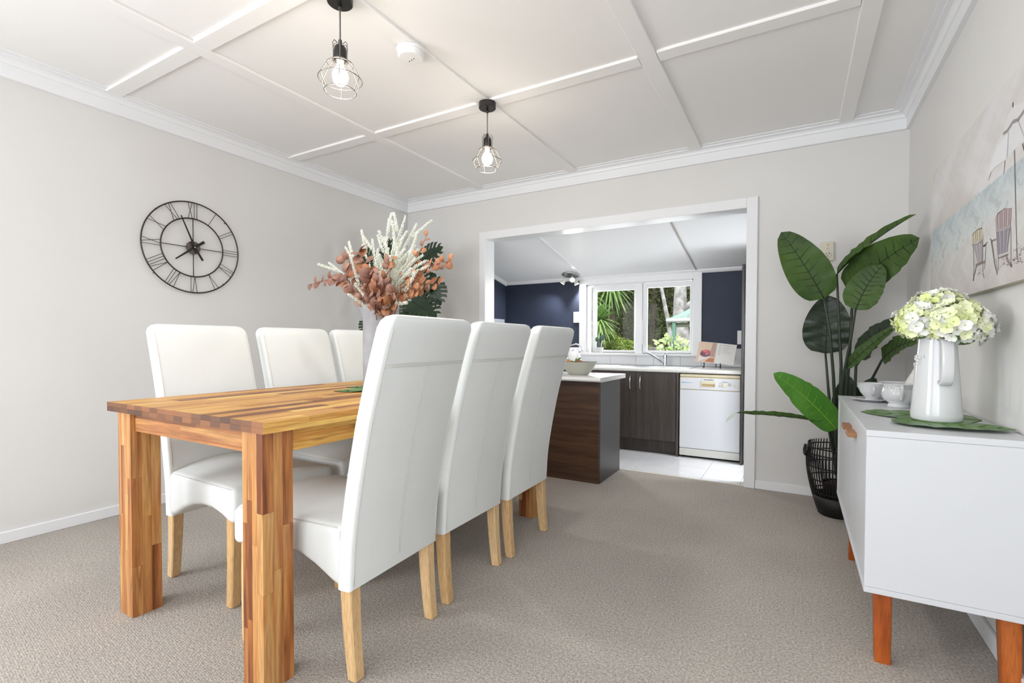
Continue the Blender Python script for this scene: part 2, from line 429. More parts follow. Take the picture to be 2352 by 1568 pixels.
# ================================================================ the setting
XL, XR, YB, YR, ZC = -3.585, 0.61, 3.912, -2.75, 2.522
WT = 0.13
def struct(name, mb, m, parent=None, smooth=False):
    o = mb.build(name, m, parent, smooth)
    if parent is None: o['kind'] = 'structure'
    return o

fl = MB().box(XL-0.1, XR+0.1, YR-0.1, YB+0.018, -0.1, 0.0)
floor = struct('floor', fl, M['carpet'])
# kitchen tiled floor: grout bed, tiles as pieces
kf = MB().box(-3.3, 0.75, YB+0.018, 5.4, -0.1, -0.004)
kfloor = struct('floor', kf, M['grout'])
MB().box(-2.60, -0.32, YB+0.010, YB+0.026, 0.0, 0.004).build('threshold_strip', M['cream'], kfloor)
tw = 0.2795
tm = MB().cbox(-tw/2+0.0015, tw/2-0.0015, -0.140+0.0015, 0.140-0.0015, -0.006, 0.0, 0.001).build('floor_tile', M['tile'], kfloor, local=True)
first = True
ys = [(YB+0.027, 4.02), (4.02, 4.30), (4.30, 4.58), (4.58, 4.86)]
x0 = -0.353-tw/2 + 3*tw
i0 = [x0 - k*tw for k in range(15)]
for (ya, yb_) in ys:
    for xc in i0:
        o = tm if first else tm.copy()
        if not first: COL.objects.link(o)
        o.location = (xc, (ya+yb_)/2, 0.0); o.scale = (1, (yb_-ya)/0.28, 1); first = False

# walls
struct('wall_left', MB().box(XL-WT, XL, YR-WT, -2.1, 0, 2.6).box(XL-WT, XL, -2.1, -0.6, 0, 0.6).box(XL-WT, XL, -2.1, -0.6, 2.1, 2.6).box(XL-WT, XL, -0.6, YB+WT, 0, 2.6), M['wall'])
struct('wall_right', MB().box(XR, XR+WT, YR-WT, -2.2, 0, 2.6).box(XR, XR+WT, -2.2, -0.7, 0, 0.6).box(XR, XR+WT, -2.2, -0.7, 2.1, 2.6).box(XR, XR+WT, -0.7, YB+WT, 0, 2.6), M['wall'])
struct('wall_rear', MB().box(XL, -2.0, YR-WT, YR, 0, 2.6).box(0.5, XR, YR-WT, YR, 0, 2.6).box(-2.0, 0.5, YR-WT, YR, 0, 0.5).box(-2.0, 0.5, YR-WT, YR, 2.2, 2.6), M['wall'])
OXL, OXR, OZ = -2.594, -0.324, 2.035      # opening to the kitchen
struct('wall_back', MB().box(XL, OXL-0.012, YB, YB+WT, 0, 2.6).box(OXR+0.012, XR, YB, YB+WT, 0, 2.6).box(OXL-0.012, OXR+0.012, YB, YB+WT, OZ+0.012, 2.6), M['wall'])
# ceiling with battens as pieces
ceiling = struct('ceiling', MB().box(XL-0.1, XR+0.1, YR-0.1, YB+0.1, ZC, ZC+0.1), M['ceil'])
BT = 0.015
for (xa, xb_) in ((-2.669, -2.585), (-1.718, -1.634), (-0.724, -0.634), (0.226, 0.308)):
    MB().cbox(xa, xb_, YR, YB-0.01, ZC-BT, ZC+0.002, 0.003).build('batten', M['ceil'], ceiling)
for (ya, yb_) in ((-2.0, -1.915), (-0.87, -0.785), (0.24, 0.325), (1.31, 1.392), (2.485, 2.572)):
    for (xa, xb_) in ((XL, -2.671), (-2.583, -1.720), (-1.632, -0.726), (-0.632, 0.224), (0.31, XR)):
        MB().cbox(xa, xb_, ya, yb_, ZC-BT+0.001, ZC+0.002, 0.003).build('batten', M['ceil'], ceiling)
# cornices (fascia, cove, batten)
def cornice_profile():
    p = [(0.0, 2.41), (0.022, 2.41), (0.022, 2.477), (0.030, 2.480)]
    for i in range(7):
        a = i/6*pi/2
        p.append((0.030+0.022*(1-cos(a)), 2.480+0.026*sin(a)))
    p += [(0.068, 2.508), (0.068, 2.515), (0.098, 2.517), (0.098, 2.532), (0.0, 2.532)]
    return p
cp_ = cornice_profile()
def cornice(name, pts):
    """sweep along a wall: pts = two end points with inward normals built mitred"""
    mb = MB(); R = []
    for (bx, by, nx, ny) in pts:
        R.append([(bx+nx*d, by+ny*d, z) for d, z in cp_])
    mb.rings(R)
    o = mb.build(name, M['trim'], None); o['kind'] = 'structure'; return o
cornice('trim_1', [(XL, YR, 1, 1), (XL, YB, 1, -1)])
cornice('trim_2', [(XL, YB, 1, -1), (XR, YB, -1, -1)])
cornice('trim_3', [(XR, YB, -1, -1), (XR, YR, -1, 1)])
# baseboards
bh = 0.062
struct('baseboard_left', MB().cbox(XL, XL+0.016, YR, YB, 0, bh, 0.003), M['trim'])
struct('baseboard_back', MB().cbox(XL+0.016, -2.664, YB-0.016, YB, 0, bh, 0.003).cbox(-0.248, XR-0.016, YB-0.016, YB, 0, bh, 0.003), M['trim'])
struct('baseboard_right', MB().cbox(XR-0.016, XR, YR, YB, 0, bh, 0.003), M['trim'])
# architrave + jamb of the opening
arch = MB().cbox(-2.664, OXL, YB-0.02, YB+0.004, 0, 2.11, 0.003).cbox(OXR, -0.25, YB-0.02, YB+0.004, 0, 2.11, 0.003).cbox(OXL, OXR, YB-0.02, YB+0.004, OZ, 2.11, 0.003)
struct('trim_4', arch, M['trim'])
jamb = MB().box(OXL-0.012, OXL, YB, YB+WT+0.01, 0, OZ).box(OXR, OXR+0.012, YB, YB+WT+0.01, 0, OZ).box(OXL-0.012, OXR+0.012, YB, YB+WT+0.01, OZ, OZ+0.012)
struct('trim_5', jamb, M['trim'])

# kitchen shell (lean-to with a sloping ceiling)
KX, KY, KXR = -3.186, 5.25, 0.6
def kz(y): return 1.80+0.207*(5.25-y)
WX0, WX1, WZ0, WZ1 = -2.10, -0.93, 0.945, 1.715      # window hole
struct('wall_kitchen_back', MB().box(KX-0.1, WX0, KY, KY+0.12, 0, 1.95).box(WX1, KXR+0.1, KY, KY+0.12, 0, 1.95).box(WX0, WX1, KY, KY+0.12, 0, WZ0).box(WX0, WX1, KY, KY+0.12, WZ1, 1.95), M['navy'])
struct('wall_kitchen_left', MB().box(KX-0.1, KX, YB+WT, KY, 0, 2.3), M['navy'])
struct('wall_kitchen_right', MB().box(KXR, KXR+0.1, YB+WT, KY, 0, 2.3), M['navy'])
kc = MB().prism([(YB+WT-0.02, kz(YB+WT-0.02)), (KY+0.1, kz(KY+0.1)), (KY+0.1, 2.6), (YB+WT-0.02, 2.6)], 0, KX-0.1, KXR+0.1)
kceil = struct('ceiling', kc, M['kceil'])
for xa, bw_ in ((-2.13, 0.028), (-0.905, 0.011), (0.28, 0.028)):
    MB().prism([(YB+WT, kz(YB+WT)-0.008), (KY-0.02, kz(KY-0.02)-0.008), (KY-0.02, kz(KY-0.02)+0.003), (YB+WT, kz(YB+WT)+0.003)], 0, xa, xa+bw_).build('batten', M['trim'] if bw_ > 0.02 else M['grout'], kceil)  # narrow one is grey: a batten's shadow side put into the colour
struct('trim_6', MB().prism([(KY-0.035, kz(KY)+0.01), (KY-0.035, 1.795), (KY-0.012, 1.772), (KY, 1.772), (KY, kz(KY)+0.02)], 0, KX, KXR), M['trim'])
st = MB(); R = []
for yy in (YB+WT, KY):
    R.append([(KX, yy, kz(yy)-0.035), (KX+0.012, yy, kz(yy)-0.035), (KX+0.035, yy, kz(yy)-0.012), (KX+0.035, yy, kz(yy)+0.01), (KX, yy, kz(yy)+0.01)])
st.rings(R); struct('trim_7', st, M['trim'])

# window_1
win = thing('window_1', (-1.5, KY, 0.93), None, None); win['kind'] = 'structure'
wf = MB()
Yf = KY-0.022
wf.cbox(-2.185, WX0, Yf, KY, 0.925, 1.785, 0.003).cbox(WX1, -0.843, Yf, KY, 0.925, 1.785, 0.003).cbox(WX0, WX1, Yf, KY, WZ1, 1.785, 0.003)
wf.box(WX0, WX0+0.012, KY, KY+0.12, WZ0, WZ1).box(WX1-0.012, WX1, KY, KY+0.12, WZ0, WZ1).box(WX0, WX1, KY, KY+0.12, WZ1-0.012, WZ1)
wf.build('window_frame', M['trim'], win)
MB().cbox(-2.20, -0.83, KY-0.05, KY+0.12, 0.918, 0.945, 0.004).build('window_sill', M['trim'], win)
MB().cbox(-1.535, -1.457, KY-0.006, KY+0.09, 0.945, WZ1-0.012, 0.003).build('mullion', M['trim'], win)
def sash(x0, x1, z0, z1, gx0, gx1, gz0, gz1, y0, y1):
    o = MB().cbox(x0, gx0, y0, y1, z0, z1, 0.003).cbox(gx1, x1, y0, y1, z0, z1, 0.003).cbox(gx0, gx1, y0, y1, z0, gz0, 0.003).cbox(gx0, gx1, y0, y1, gz1, z1, 0.003).build('sash', M['trim'], win)
    MB().box(gx0-0.003, gx1+0.003, (y0+y1)/2, (y0+y1)/2+0.004, gz0-0.003, gz1+0.003).build('pane', M['glass'], o)
sash(-2.055, -1.537, 0.947, 1.70, -2.005, -1.565, 0.975, 1.645, KY+0.055, KY+0.09)
sash(-1.455, -0.944, 0.947, 1.70, -1.408, -0.965, 0.975, 1.650, KY+0.01, KY+0.045)
st = MB().tube([(-1.448, KY-0.004, 1.30), (-1.446, KY-0.02, 1.29), (-1.446, KY-0.02, 1.05), (-1.448, KY-0.004, 1.04)], 0.005, 6)
st.build('window_stay', M['trim'], win)
MB().cbox(-1.548, -1.536, KY+0.04, KY+0.058, 1.30, 1.345, 0.002).cbox(-1.548, -1.536, KY+0.04, KY+0.058, 1.06, 1.10, 0.002).build('hinge', M['trim'], win)

# rear and left windows of the dining room behind the camera (simple frames)
w2 = MB().box(-2.0, -1.95, YR-0.09, YR-0.03, 0.5, 2.2).box(0.45, 0.5, YR-0.09, YR-0.03, 0.5, 2.2).box(-2.0, 0.5, YR-0.09, YR-0.03, 0.5, 0.55).box(-2.0, 0.5, YR-0.09, YR-0.03, 2.15, 2.2)
struct('window_2', w2, M['trim'])
w3 = MB().box(XL-0.09, XL-0.03, -2.1, -2.05, 0.6, 2.1).box(XL-0.09, XL-0.03, -0.65, -0.6, 0.6, 2.1).box(XL-0.09, XL-0.03, -2.1, -0.6, 0.6, 0.65).box(XL-0.09, XL-0.03, -2.1, -0.6, 2.05, 2.1)
struct('window_3', w3, M['trim'])

w4 = MB().box(XR+0.03, XR+0.09, -2.2, -2.15, 0.6, 2.1).box(XR+0.03, XR+0.09, -0.75, -0.7, 0.6, 2.1).box(XR+0.03, XR+0.09, -2.2, -0.7, 0.6, 0.65).box(XR+0.03, XR+0.09, -2.2, -0.7, 2.05, 2.1)
struct('window_added', w4, M['trim'])  # invented window around the added right-hand light
# splashback tiles
spl = MB().box(KX, -0.41, KY-0.004, KY, 0.816, 1.005)
# only below the window and beside it
spl = MB().box(KX, -2.186, KY-0.004, KY, 0.80, 1.005).box(-2.186, -0.842, KY-0.004, KY, 0.80, 0.922).box(-0.842, -0.41, KY-0.004, KY, 0.80, 1.005)
splo = struct('trim_8', spl, M['grout'])
def wtile(x0, x1, z0, z1):
    MB().cbox(x0+0.001, x1-0.001, KY-0.010, KY-0.003, z0+0.001, z1-0.001, 0.0012).build('wall_tile', M['wtile'], splo)
x = -2.186
for wd in (0.19, 0.19, 0.285, 0.19, 0.28, 0.209):
    wtile(x, x+wd, 0.818, 0.918); x += wd
for (a, b_) in ((-0.842, -0.70), (-0.70, -0.556), (-0.556, -0.412)):
    wtile(a, b_, 0.818, 0.905); wtile(a, b_, 0.905, 1.003)
x = -2.186
for k in range(5):
    wtile(x-0.2, x, 0.818, 0.905); wtile(x-0.2, x, 0.905, 1.003); x -= 0.2

# ================================================================ dining table
TX0, TX1, TY0, TY1, TZ = -2.31, -1.328, 0.850, 2.69, 0.82
table = thing('dining_table', ((TX0+TX1)/2, (TY0+TY1)/2, 0), 'solid acacia butcher-block dining table with thick square legs, warm honey and brown staves', 'table')
rnd = random.Random(5)
unit = MB().box(-0.5, 0.5, -0.5, 0.5, -0.5, 0.5)
def unit_mesh(m):
    o = unit.build('stave', m, None); me = o.data; bpy.data.objects.remove(o); return me
UY, UX, UZ = unit_mesh(M['acacia_y']), unit_mesh(M['acacia_x']), unit_mesh(M['acacia_z'])
def stave(me, parent, x0, x1, y0, y1, z0, z1, g=0.00025):
    o = mesh_obj('stave', me, parent)
    po = ORG[parent.name]
    o.location = Vector(((x0+x1)/2, (y0+y1)/2, (z0+z1)/2))-po
    o.scale = (x1-x0-2*g, y1-y0-2*g, z1-z0-2*g)
    return o
# hidden core keeps the block solid between staves
top = MB().box(TX0+0.002, TX1-0.002, TY0+0.002, TY1-0.002, TZ-0.034, TZ-0.0012).build('tabletop', M['acacia_y'], table)
NS = 18; sw = (TX1-TX0)/NS
for layer, (z0, z1) in enumerate(((TZ-0.0175, TZ), (TZ-0.035, TZ-0.0175))):
    for i in range(NS):
        if layer == 0:
            cuts = [TY0]; y = TY0+rnd.uniform(0.15, 0.6)
            while y < TY1-0.15: cuts.append(y); y += rnd.uniform(0.28, 0.62)
            cuts.append(TY1)
        else: cuts = [TY0, TY1] if 0 < i < NS-1 else [TY0, TY0+0.5, TY0+1.1, TY1]
        sh = 0.0 if layer == 0 or i in (0, NS-1) else 0.0
        for a, b_ in zip(cuts[:-1], cuts[1:]):
            stave(UY, top, TX0+i*sw+rnd.uniform(-.000, .000), TX0+(i+1)*sw, a, b_, z0, z1)
# legs: laminated posts
LW = 0.10
def table_leg(x0, y0, detail):
    leg = MB().box(x0+0.002, x0+LW-0.002, y0+0.002, y0+LW-0.002, 0, TZ-0.036).build('leg', M['acacia_z'], table)
    xs = [0, 0.022, 0.047, 0.072, LW]; ysx = [0, 0.035, 0.066, LW]
    for i in range(4):
        for j in range(3):
            if i in (1, 2) and j == 1: continue
            cuts = [0.0]; z = rnd.uniform(0.18, 0.5)
            while z < 0.68: cuts.append(z); z += rnd.uniform(0.2, 0.5)
            cuts.append(TZ-0.0355)
            if not detail: cuts = [0.0, rnd.uniform(0.1, 0.6), TZ-0.0355]
            for a, b_ in zip(cuts[:-1], cuts[1:]):
                stave(UZ, leg, x0+xs[i], x0+xs[i+1], y0+ysx[j], y0+ysx[j+1], a, b_)
table_leg(-2.284, 0.874, True); table_leg(-1.464, 0.870, True); table_leg(-1.458, 2.563, False); table_leg(-2.284, 2.563, False)
# aprons
def apron_x(y0, y1):
    ap = MB().box(-2.18, -1.468, y0+0.002, y1-0.002, 0.713, 0.784).build('apron', M['acacia_x'], table)
    for (z0, z1, cs) in ((0.7625, 0.7845, (-2.182, -1.76, -1.466)), (0.722, 0.7625, (-2.182, -1.86, -1.466)), (0.712, 0.722, (-2.182, -1.466))):
        for a, b_ in zip(cs[:-1], cs[1:]): stave(UX, ap, a, b_, y0, y1, z0, z1)
def apron_y(x0, x1):
    ap = MB().box(x0+0.002, x1-0.002, 0.976, 2.56, 0.713, 0.784).build('apron', M['acacia_y'], table)
    for (z0, z1, cs) in ((0.762, 0.7845, (0.973, 1.45, 2.05, 2.562)), (0.735, 0.762, (0.973, 1.25, 1.9, 2.562)), (0.712, 0.735, (0.973, 1.6, 2.2, 2.562))):
        for a, b_ in zip(cs[:-1], cs[1:]): stave(UY, ap, x0, x1, a, b_, z0, z1)
apron_x(0.888, 0.912); apron_x(2.628, 2.652); apron_y(-1.392, -1.368); apron_y(-2.280, -2.256)

# ================================================================ dining chairs
def make_chair():
    t = thing('dining_chair', (0, 0, 0), 'x', 'chair', 'white high-backed dining chairs around the table')
    Wd = 0.445
    zs = [0.285, 0.30, 0.36, 0.43, 0.52, 0.60, 0.70, 0.80, 0.90, 1.00, 1.06, 1.095, 1.115, 1.128, 1.134]
    def back_x(z):
        P = [(0.28, 0.0), (0.43, -0.006), (0.60, -0.033), (0.80, -0.074), (1.00, -0.130), (1.10, -0.162), (1.14, -0.176)]
        for (a, xa), (b_, xb_) in zip(P[:-1], P[1:]):
            if z <= b_: return xa+(xb_-xa)*(z-a)/(b_-a)
        return P[-1][1]
    def smoothx(z):
        return sum(back_x(z+d) for d in (-0.05, -0.025, 0, 0.025, 0.05))/5
    R = []
    for i, z in enumerate(zs):
        w = Wd; th = 0.058; x = smoothx(z)
        if z > 1.09:      # rounded top corners
            u = (z-1.09)/(1.134-1.09); w = Wd-2*0.042*(1-sqrt(max(0, 1-u*u)))
            th = 0.058-0.030*(1-sqrt(max(0, 1-u**3)))
        ring = []
        for (a, b_) in rrect(th, w, 0.013, 3):
            zz = z
            if i < 3:
                zz = z+(0.030*(1-(2*b_/Wd)**2))*(1-i/3)
            # slight padding bulge
            bul = 0.004*(1-(2*b_/w)**2)*(1 if a > 0 else 0.5)
            ring.append((x+0.029+a+(bul if a > 0 else -bul), b_, zz))
        R.append(ring)
    b = MB().rings(R).build('backrest', M['leather'], t, True, True, angle=50)
    # stitched seams on the rear panel and piping lines down both sides
    for sgn in (-1, 1):
        MB().tube([(smoothx(z)-0.0005, sgn*(Wd/2-0.014), z) for z in [0.30+0.05*k for k in range(16)]+[1.09]], 0.0014, 5).build('seam', M['seam'], b, True, True)
        MB().tube([(smoothx(z)+0.0585, sgn*(Wd/2-0.014), z) for z in [0.50+0.05*k for k in range(12)]+[1.09]], 0.0014, 5).build('seam', M['seam'], b, True, True)
    MB().tube([(smoothx(0.985)-0.0025+0.002*(2*y/Wd)**2, y, 0.985) for y in [(-0.5+k/10)*(Wd-0.03) for k in range(11)]], 0.0012, 5).build('seam', M['seam'], b, True, True)
    MB().tube([(smoothx(0.978)-0.0025+0.002*(2*y/Wd)**2, y, 0.977) for y in [(-0.5+k/10)*(Wd-0.03) for k in range(11)]], 0.0010, 5).build('seam', M['seam'], b, True, True)
    MB().tube([(smoothx(z)-0.0028, 0.0, z) for z in [0.325+0.0543*k for k in range(13)]], 0.0012, 5).build('seam', M['seam'], b, True, True)
    # seat
    xs = [0.045, 0.08, 0.15, 0.22, 0.30, 0.38, 0.45, 0.50, 0.525, 0.538, 0.545]
    def zlow(x):
        P = [(0.045, 0.285), (0.08, 0.298), (0.15, 0.335), (0.22, 0.362), (0.30, 0.376), (0.38, 0.376), (0.45, 0.362), (0.50, 0.345), (0.53, 0.338), (0.545, 0.338)]
        for (a, xa), (b_, xb_) in zip(P[:-1], P[1:]):
            if x <= b_: return xa+(xb_-xa)*(x-a)/(b_-a)
        return P[-1][1]
    R = []
    for x in xs:
        u = min(1, max(0, (x-0.045)/0.5)); w = 0.44+0.03*u; z0 = zlow(x); z1 = 0.478
        cr = 0.030*sin(pi*min(1, 0.15+0.85*u))**0.6
        k = 1.0
        if x > 0.52:
            q = (x-0.52)/0.025; s_ = sqrt(max(0, 1-q*q)); k = s_
            w -= 0.030*(1-s_); z1 -= 0.030*(1-s_); z0 += 0.012*(1-s_)
        ring = []; h = z1-z0
        for (a, b_) in rrect(w, h, min(0.024, h*0.4), 4):
            v = (2*a/w)
            zz = (z0+z1)/2+b_
            if b_ > 0: zz += (cr*k*(1-v*v))*(b_/(h/2))
            elif x > 0.5: zz += 0.022*(1-v*v)
            ring.append((x, a, zz))
        # densify the flat top by resampling
        R.append(ring)
    # dense top: insert extra points on the long straight edges
    R2 = []
    for ring in R:
        out = []
        n = len(ring)
        for i in range(n):
            p, q = Vector(ring[i]), Vector(ring[(i+1) % n])
            out.append(tuple(p))
            if i in (4, 14):       # long top / bottom runs
                for m_ in range(1, 8):
                    s_ = m_/8; r_ = p.lerp(q, s_); w2 = abs(p.y)
                    v = r_.y/max(w2, 1e-4)
                    if i == 4: r_.z += 0.030*(1-v*v)*(1 if p.x < 0.5 else 0.75 if p.x < 0.53 else 0.4)
                    out.append(tuple(r_))
        R2.append(out)
    s = MB().rings(R2).build('seat', M['leather'], t, True, True, angle=50)
    for sgn in (-1, 1):
        MB().tube([(x, sgn*(0.5*(0.44+0.03*(x-0.045)/0.5)-0.006), 0.4735) for x in (0.06, 0.15, 0.25, 0.35, 0.45, 0.515)], 0.0014, 5).build('seam', M['seam'], s, True, True)
    # legs
    def leg(cx_top, cx_foot, sy, sy_foot, bow, ztop=0.34):
        R = []
        for i in range(9):
            u = i/8; z = ztop*(1-u)
            c = cx_top+(cx_foot-cx_top)*u+bow*sin(pi*u)*0.5
            hw = 0.0235-0.0045*u; yy = sy+(sy_foot-sy)*u
            R.append([(c+a, yy+b_, z+(0.004 if i == 8 else 0)) for a, b_ in rrect(2*hw, 2*hw, 0.004, 1)])
        R.append([(cx_foot+a, sy_foot+b_, 0.0) for a, b_ in rrect(0.030, 0.030, 0.004, 1)])
        R.reverse()
        MB().rings(R).build('leg', M['legwood'], t, False, True)
    for sgn in (-1, 1):
        leg(0.030, 0.006, sgn*0.192, sgn*0.192, 0.010)
        leg(0.495, 0.492, sgn*0.198, sgn*0.207, 0.006, 0.355)
    return t
ch = make_chair()
spots = [(-1.190, 1.250, pi+radians(3.2), 'white leatherette high-backed chair seen from behind, nearest to the camera beside the front table leg'),
         (-1.215, 1.748, pi+radians(1.0), 'white leatherette chair seen from behind, middle of the three with their backs to the camera'),
         (-1.212, 2.240, pi+radians(1.6), 'white leatherette chair seen from behind, farthest of the right-hand row next to the kitchen island'),
         (-2.432, 1.320, 0.0, 'white leatherette chair facing the camera, leftmost one under the wall clock'),
         (-2.432, 1.838, 0.0, 'white leatherette chair facing the camera, second from the left along the left wall'),
         (-2.432, 2.322, 0.0, 'white leatherette chair facing the camera, partly hidden behind the grey vase')]
for i, (x, y, a, lab) in enumerate(spots):
    c = ch if i == 0 else copy_tree(ch)
    c.location = (x, y, 0); c.rotation_euler = (0, 0, a); c['label'] = lab

# ================================================================ leaves helper
def blade(mb, base, tip, ctrl, nrm, width, fold=0.15, prof=None, n=12, m=3, wav=0.0, seed=0, veins=None, vw=0.0016, off=0.0, thick=0.0006):
    """leaf blade along a bent midrib; nrm = facing direction; returns midrib points"""
    rr = random.Random(seed)
    mid = bez(base, ctrl, tip, n); nrm = Vector(nrm).normalized()
    rows = []; axes = []
    for i, p in enumerate(mid):
        t = (mid[min(i+1, n)]-mid[max(i-1, 0)]).normalized()
        side = t.cross(nrm).normalized(); up = side.cross(t).normalized()
        u = i/n
        w = width/2*(prof(u) if prof else sin(pi*min(1, u**0.8))**0.75)
        ph = rr.uniform(-1, 1)*wav
        row = []
        for k in range(-m, m+1):
            s_ = k/m
            row.append(p+side*(w*s_)+up*(abs(s_)*w*fold)+up*(ph*abs(s_)*w*sin(k+i*1.3)))
        rows.append(row); axes.append((t, side, up, w))
    N_ = 2*m+1
    v = [q for r in rows for q in r]; f = []
    for i in range(n):
        for k in range(N_-1):
            f.append((i*N_+k, i*N_+k+1, (i+1)*N_+k+1, (i+1)*N_+k))
    # back face a hair below so the leaf has thickness
    v2 = [q-axes[i][2]*(thick*(1-abs((k-m)/m)*0.8)) for i, r in enumerate(rows) for k, q in enumerate(r)]
    nn = len(v)
    f2 = [tuple(nn+a for a in reversed(q)) for q in f]
    mb.add(v+v2, f+f2)
    if veins is not None:
        veins.tube([p+axes[i][2]*(vw*0.3) for i, p in enumerate(mid)], [vw*1.7*(1-0.7*i/n) for i in range(n+1)], 5)
        for j in range(2, n-1, 2):
            t, side, up, w = axes[j]
            for sg in (-1, 1):
                a = mid[j]+up*0.0006; L_ = w*rr.uniform(0.62, 0.8)
                b_ = mid[j]+side*(sg*L_)+up*(abs(L_)*fold+0.0006)+t*(L_*0.45)
                veins.tube([a, (a+b_)/2, b_], [vw*0.9, vw*0.7, vw*0.3], 4)
    return mid

# ================================================================ bird-of-paradise plant in the basket
PB = Vector((0.235, 3.56, 0))
plant = thing('artificial_banana_leaf_plant', PB, 'tall broad-leaved green plant in the black basket, in the corner beside the sideboard', 'plant')
plant.name = 'broad_leaf_plant'; ORG[plant.name] = PB
def bprof(u): return (sin(pi*u**0.71))**0.52 if 0 < u < 1 else 0.0
def pleaf(pbase, ptip, Yb, Yt, wpx, matn, nrm, bend=(0, 0, 0), stem=None, Ys=None, fold=0.16, vein='vein', seed=1, wav=0.16):
    b = px(1, Yb, *pbase); t = px(1, Yt, *ptip)
    d = (t-CAMP).dot(FWD); w = wpx*d/FPX
    ctrl = (b+t)/2+Vector(bend)
    mb = MB(); vn = MB()
    blade(mb, b, t, ctrl, nrm, w, fold, bprof, 20, 4, wav, seed, vn, 0.0022)
    lf = mb.build('leaf', M[matn], plant, True)
    vn.build('veins', M[vein], lf, True)
    if stem:
        pts = [b]+[px(1, Yy, *p) for p, Yy in stem]
        pp = pts[::-1]
        # smooth
        sp_ = []
        for i in range(len(pp)-1):
            for k in range(4): sp_.append(pp[i].lerp(pp[i+1], k/4))
        sp_.append(pp[-1])
        nS = len(sp_)
        MB().tube(sp_, [0.0115-0.0055*i/(nS-1) for i in range(nS)], 8).build('stem', M['pstem'], plant, True)
cn = Vector((-0.35, -0.9, 0.15))   # facing the camera
foot = (1921, 1090)
pleaf((1893, 686), (1794, 533), 3.50, 3.42, 90, 'bop', (-0.15, -0.95, 0.2), (0.02, 0, 0.0), [((1906, 760), 3.50), ((1914, 860), 3.53), ((1920, 980), 3.57), (foot, 3.6)], seed=2)
pleaf((1922, 630), (2104, 492), 3.50, 3.28, 44, 'bop', (-0.55, -0.45, 0.7), (-0.03, 0, 0.03), [((1926, 720), 3.52), ((1932, 840), 3.54), ((1928, 980), 3.57), (foot, 3.6)], fold=0.5, seed=3)
pleaf((1945, 664), (2112, 546), 3.56, 3.22, 104, 'bop', (-0.2, -0.95, 0.1), (-0.0, 0, 0.03), [((1957, 706), 3.6), ((1950, 830), 3.6), ((1940, 960), 3.6), (foot, 3.6)], seed=4)
pleaf((1965, 712), (2028, 608), 3.38, 3.34, 76, 'bop', (-0.2, -0.95, 0.2), (-0.02, 0, 0.02), [((1952, 790), 3.42), ((1936, 870), 3.48), ((1926, 980), 3.55), (foot, 3.6)], seed=5)
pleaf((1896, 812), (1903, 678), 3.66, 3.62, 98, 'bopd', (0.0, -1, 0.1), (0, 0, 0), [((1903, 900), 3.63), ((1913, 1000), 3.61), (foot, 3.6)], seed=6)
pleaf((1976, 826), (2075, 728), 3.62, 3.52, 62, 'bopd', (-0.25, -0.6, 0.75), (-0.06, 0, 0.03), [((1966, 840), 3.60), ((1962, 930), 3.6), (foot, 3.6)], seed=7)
pleaf((2026, 826), (2125, 779), 3.50, 3.20, 66, 'bop', (-0.2, -0.8, 0.5), (-0.02, 0, 0.05), [((2004, 868), 3.62), ((1975, 930), 3.62), (foot, 3.62)], seed=8)
pleaf((1944, 846), (2060, 748), 3.46, 3.40, 34, 'bop', (-0.5, -0.7, 0.45), (-0.03, 0, 0.0), [((1942, 900), 3.50), ((1930, 1000), 3.57), (foot, 3.6)], seed=9)
pleaf((1921, 986), (1776, 857), 3.40, 3.22, 68, 'bopl', (-0.1, -0.85, 0.5), (0.02, 0, 0.03), [((1922, 1010), 3.46), ((1923, 1050), 3.56)], vein='veinl', seed=10)
pleaf((1878, 966), (1690, 948), 3.34, 3.14, 26, 'bop', (0.0, -0.35, 0.94), (0, 0, 0.015), [((1895, 972), 3.38), ((1905, 985), 3.44), ((1915, 1040), 3.55)], seed=11, fold=0.3)
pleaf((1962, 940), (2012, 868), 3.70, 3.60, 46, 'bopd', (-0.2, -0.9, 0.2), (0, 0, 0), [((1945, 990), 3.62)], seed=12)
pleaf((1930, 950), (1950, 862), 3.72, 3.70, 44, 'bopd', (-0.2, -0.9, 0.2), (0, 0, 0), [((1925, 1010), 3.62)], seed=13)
# drooping pale tip of the long leaf
mb = MB(); b = px(1, 3.14, 1694, 948); t = px(1, 3.12, 1665, 970)
blade(mb, b, t, (b+t)/2+Vector((0, 0, 0.01)), (0, -0.8, 0.6), 0.022, 0.2, bprof, 8, 2, 0.1, 3)
mb.build('leaf_tip', mat('pale_leaf_tip', C(190, 204, 196), 0.4), plant, True)['label'] = 'pale drooping leaf tip'

# basket
BC = Vector((0.235, 3.56, 0))
bask = thing('rattan_basket', BC, 'tall black open-weave rattan basket holding the plant, beside the sideboard', 'basket')
def brad(z):   # z 0..0.44
    u = z/0.44
    return 0.098+0.075*sin(min(1, u*1.15)*pi/2)**0.9-0.014*max(0, u-0.75)*4
for k in range(56):
    a = 2*pi*k/56
    pts = [(BC.x+brad(z)*cos(a), BC.y+brad(z)*sin(a), z) for z in [0.006+0.434*i/9 for i in range(10)]]
    MB().tube(pts, 0.0034, 5).build('cane', M['basket'], bask, True)
for z in (0.03, 0.06, 0.09, 0.14, 0.22, 0.30, 0.375, 0.415):
    MB().tube([(BC.x+(brad(z)-0.004)*cos(2*pi*k/36), BC.y+(brad(z)-0.004)*sin(2*pi*k/36), z) for k in range(36)], 0.0042, 6, closed=True).build('hoop', M['basket'], bask, True)
MB().lathe([(0.0, 0.0), (0.098, 0.0), (0.100, 0.012), (0.0, 0.012)], BC, 32).build('base', M['basket'], bask)
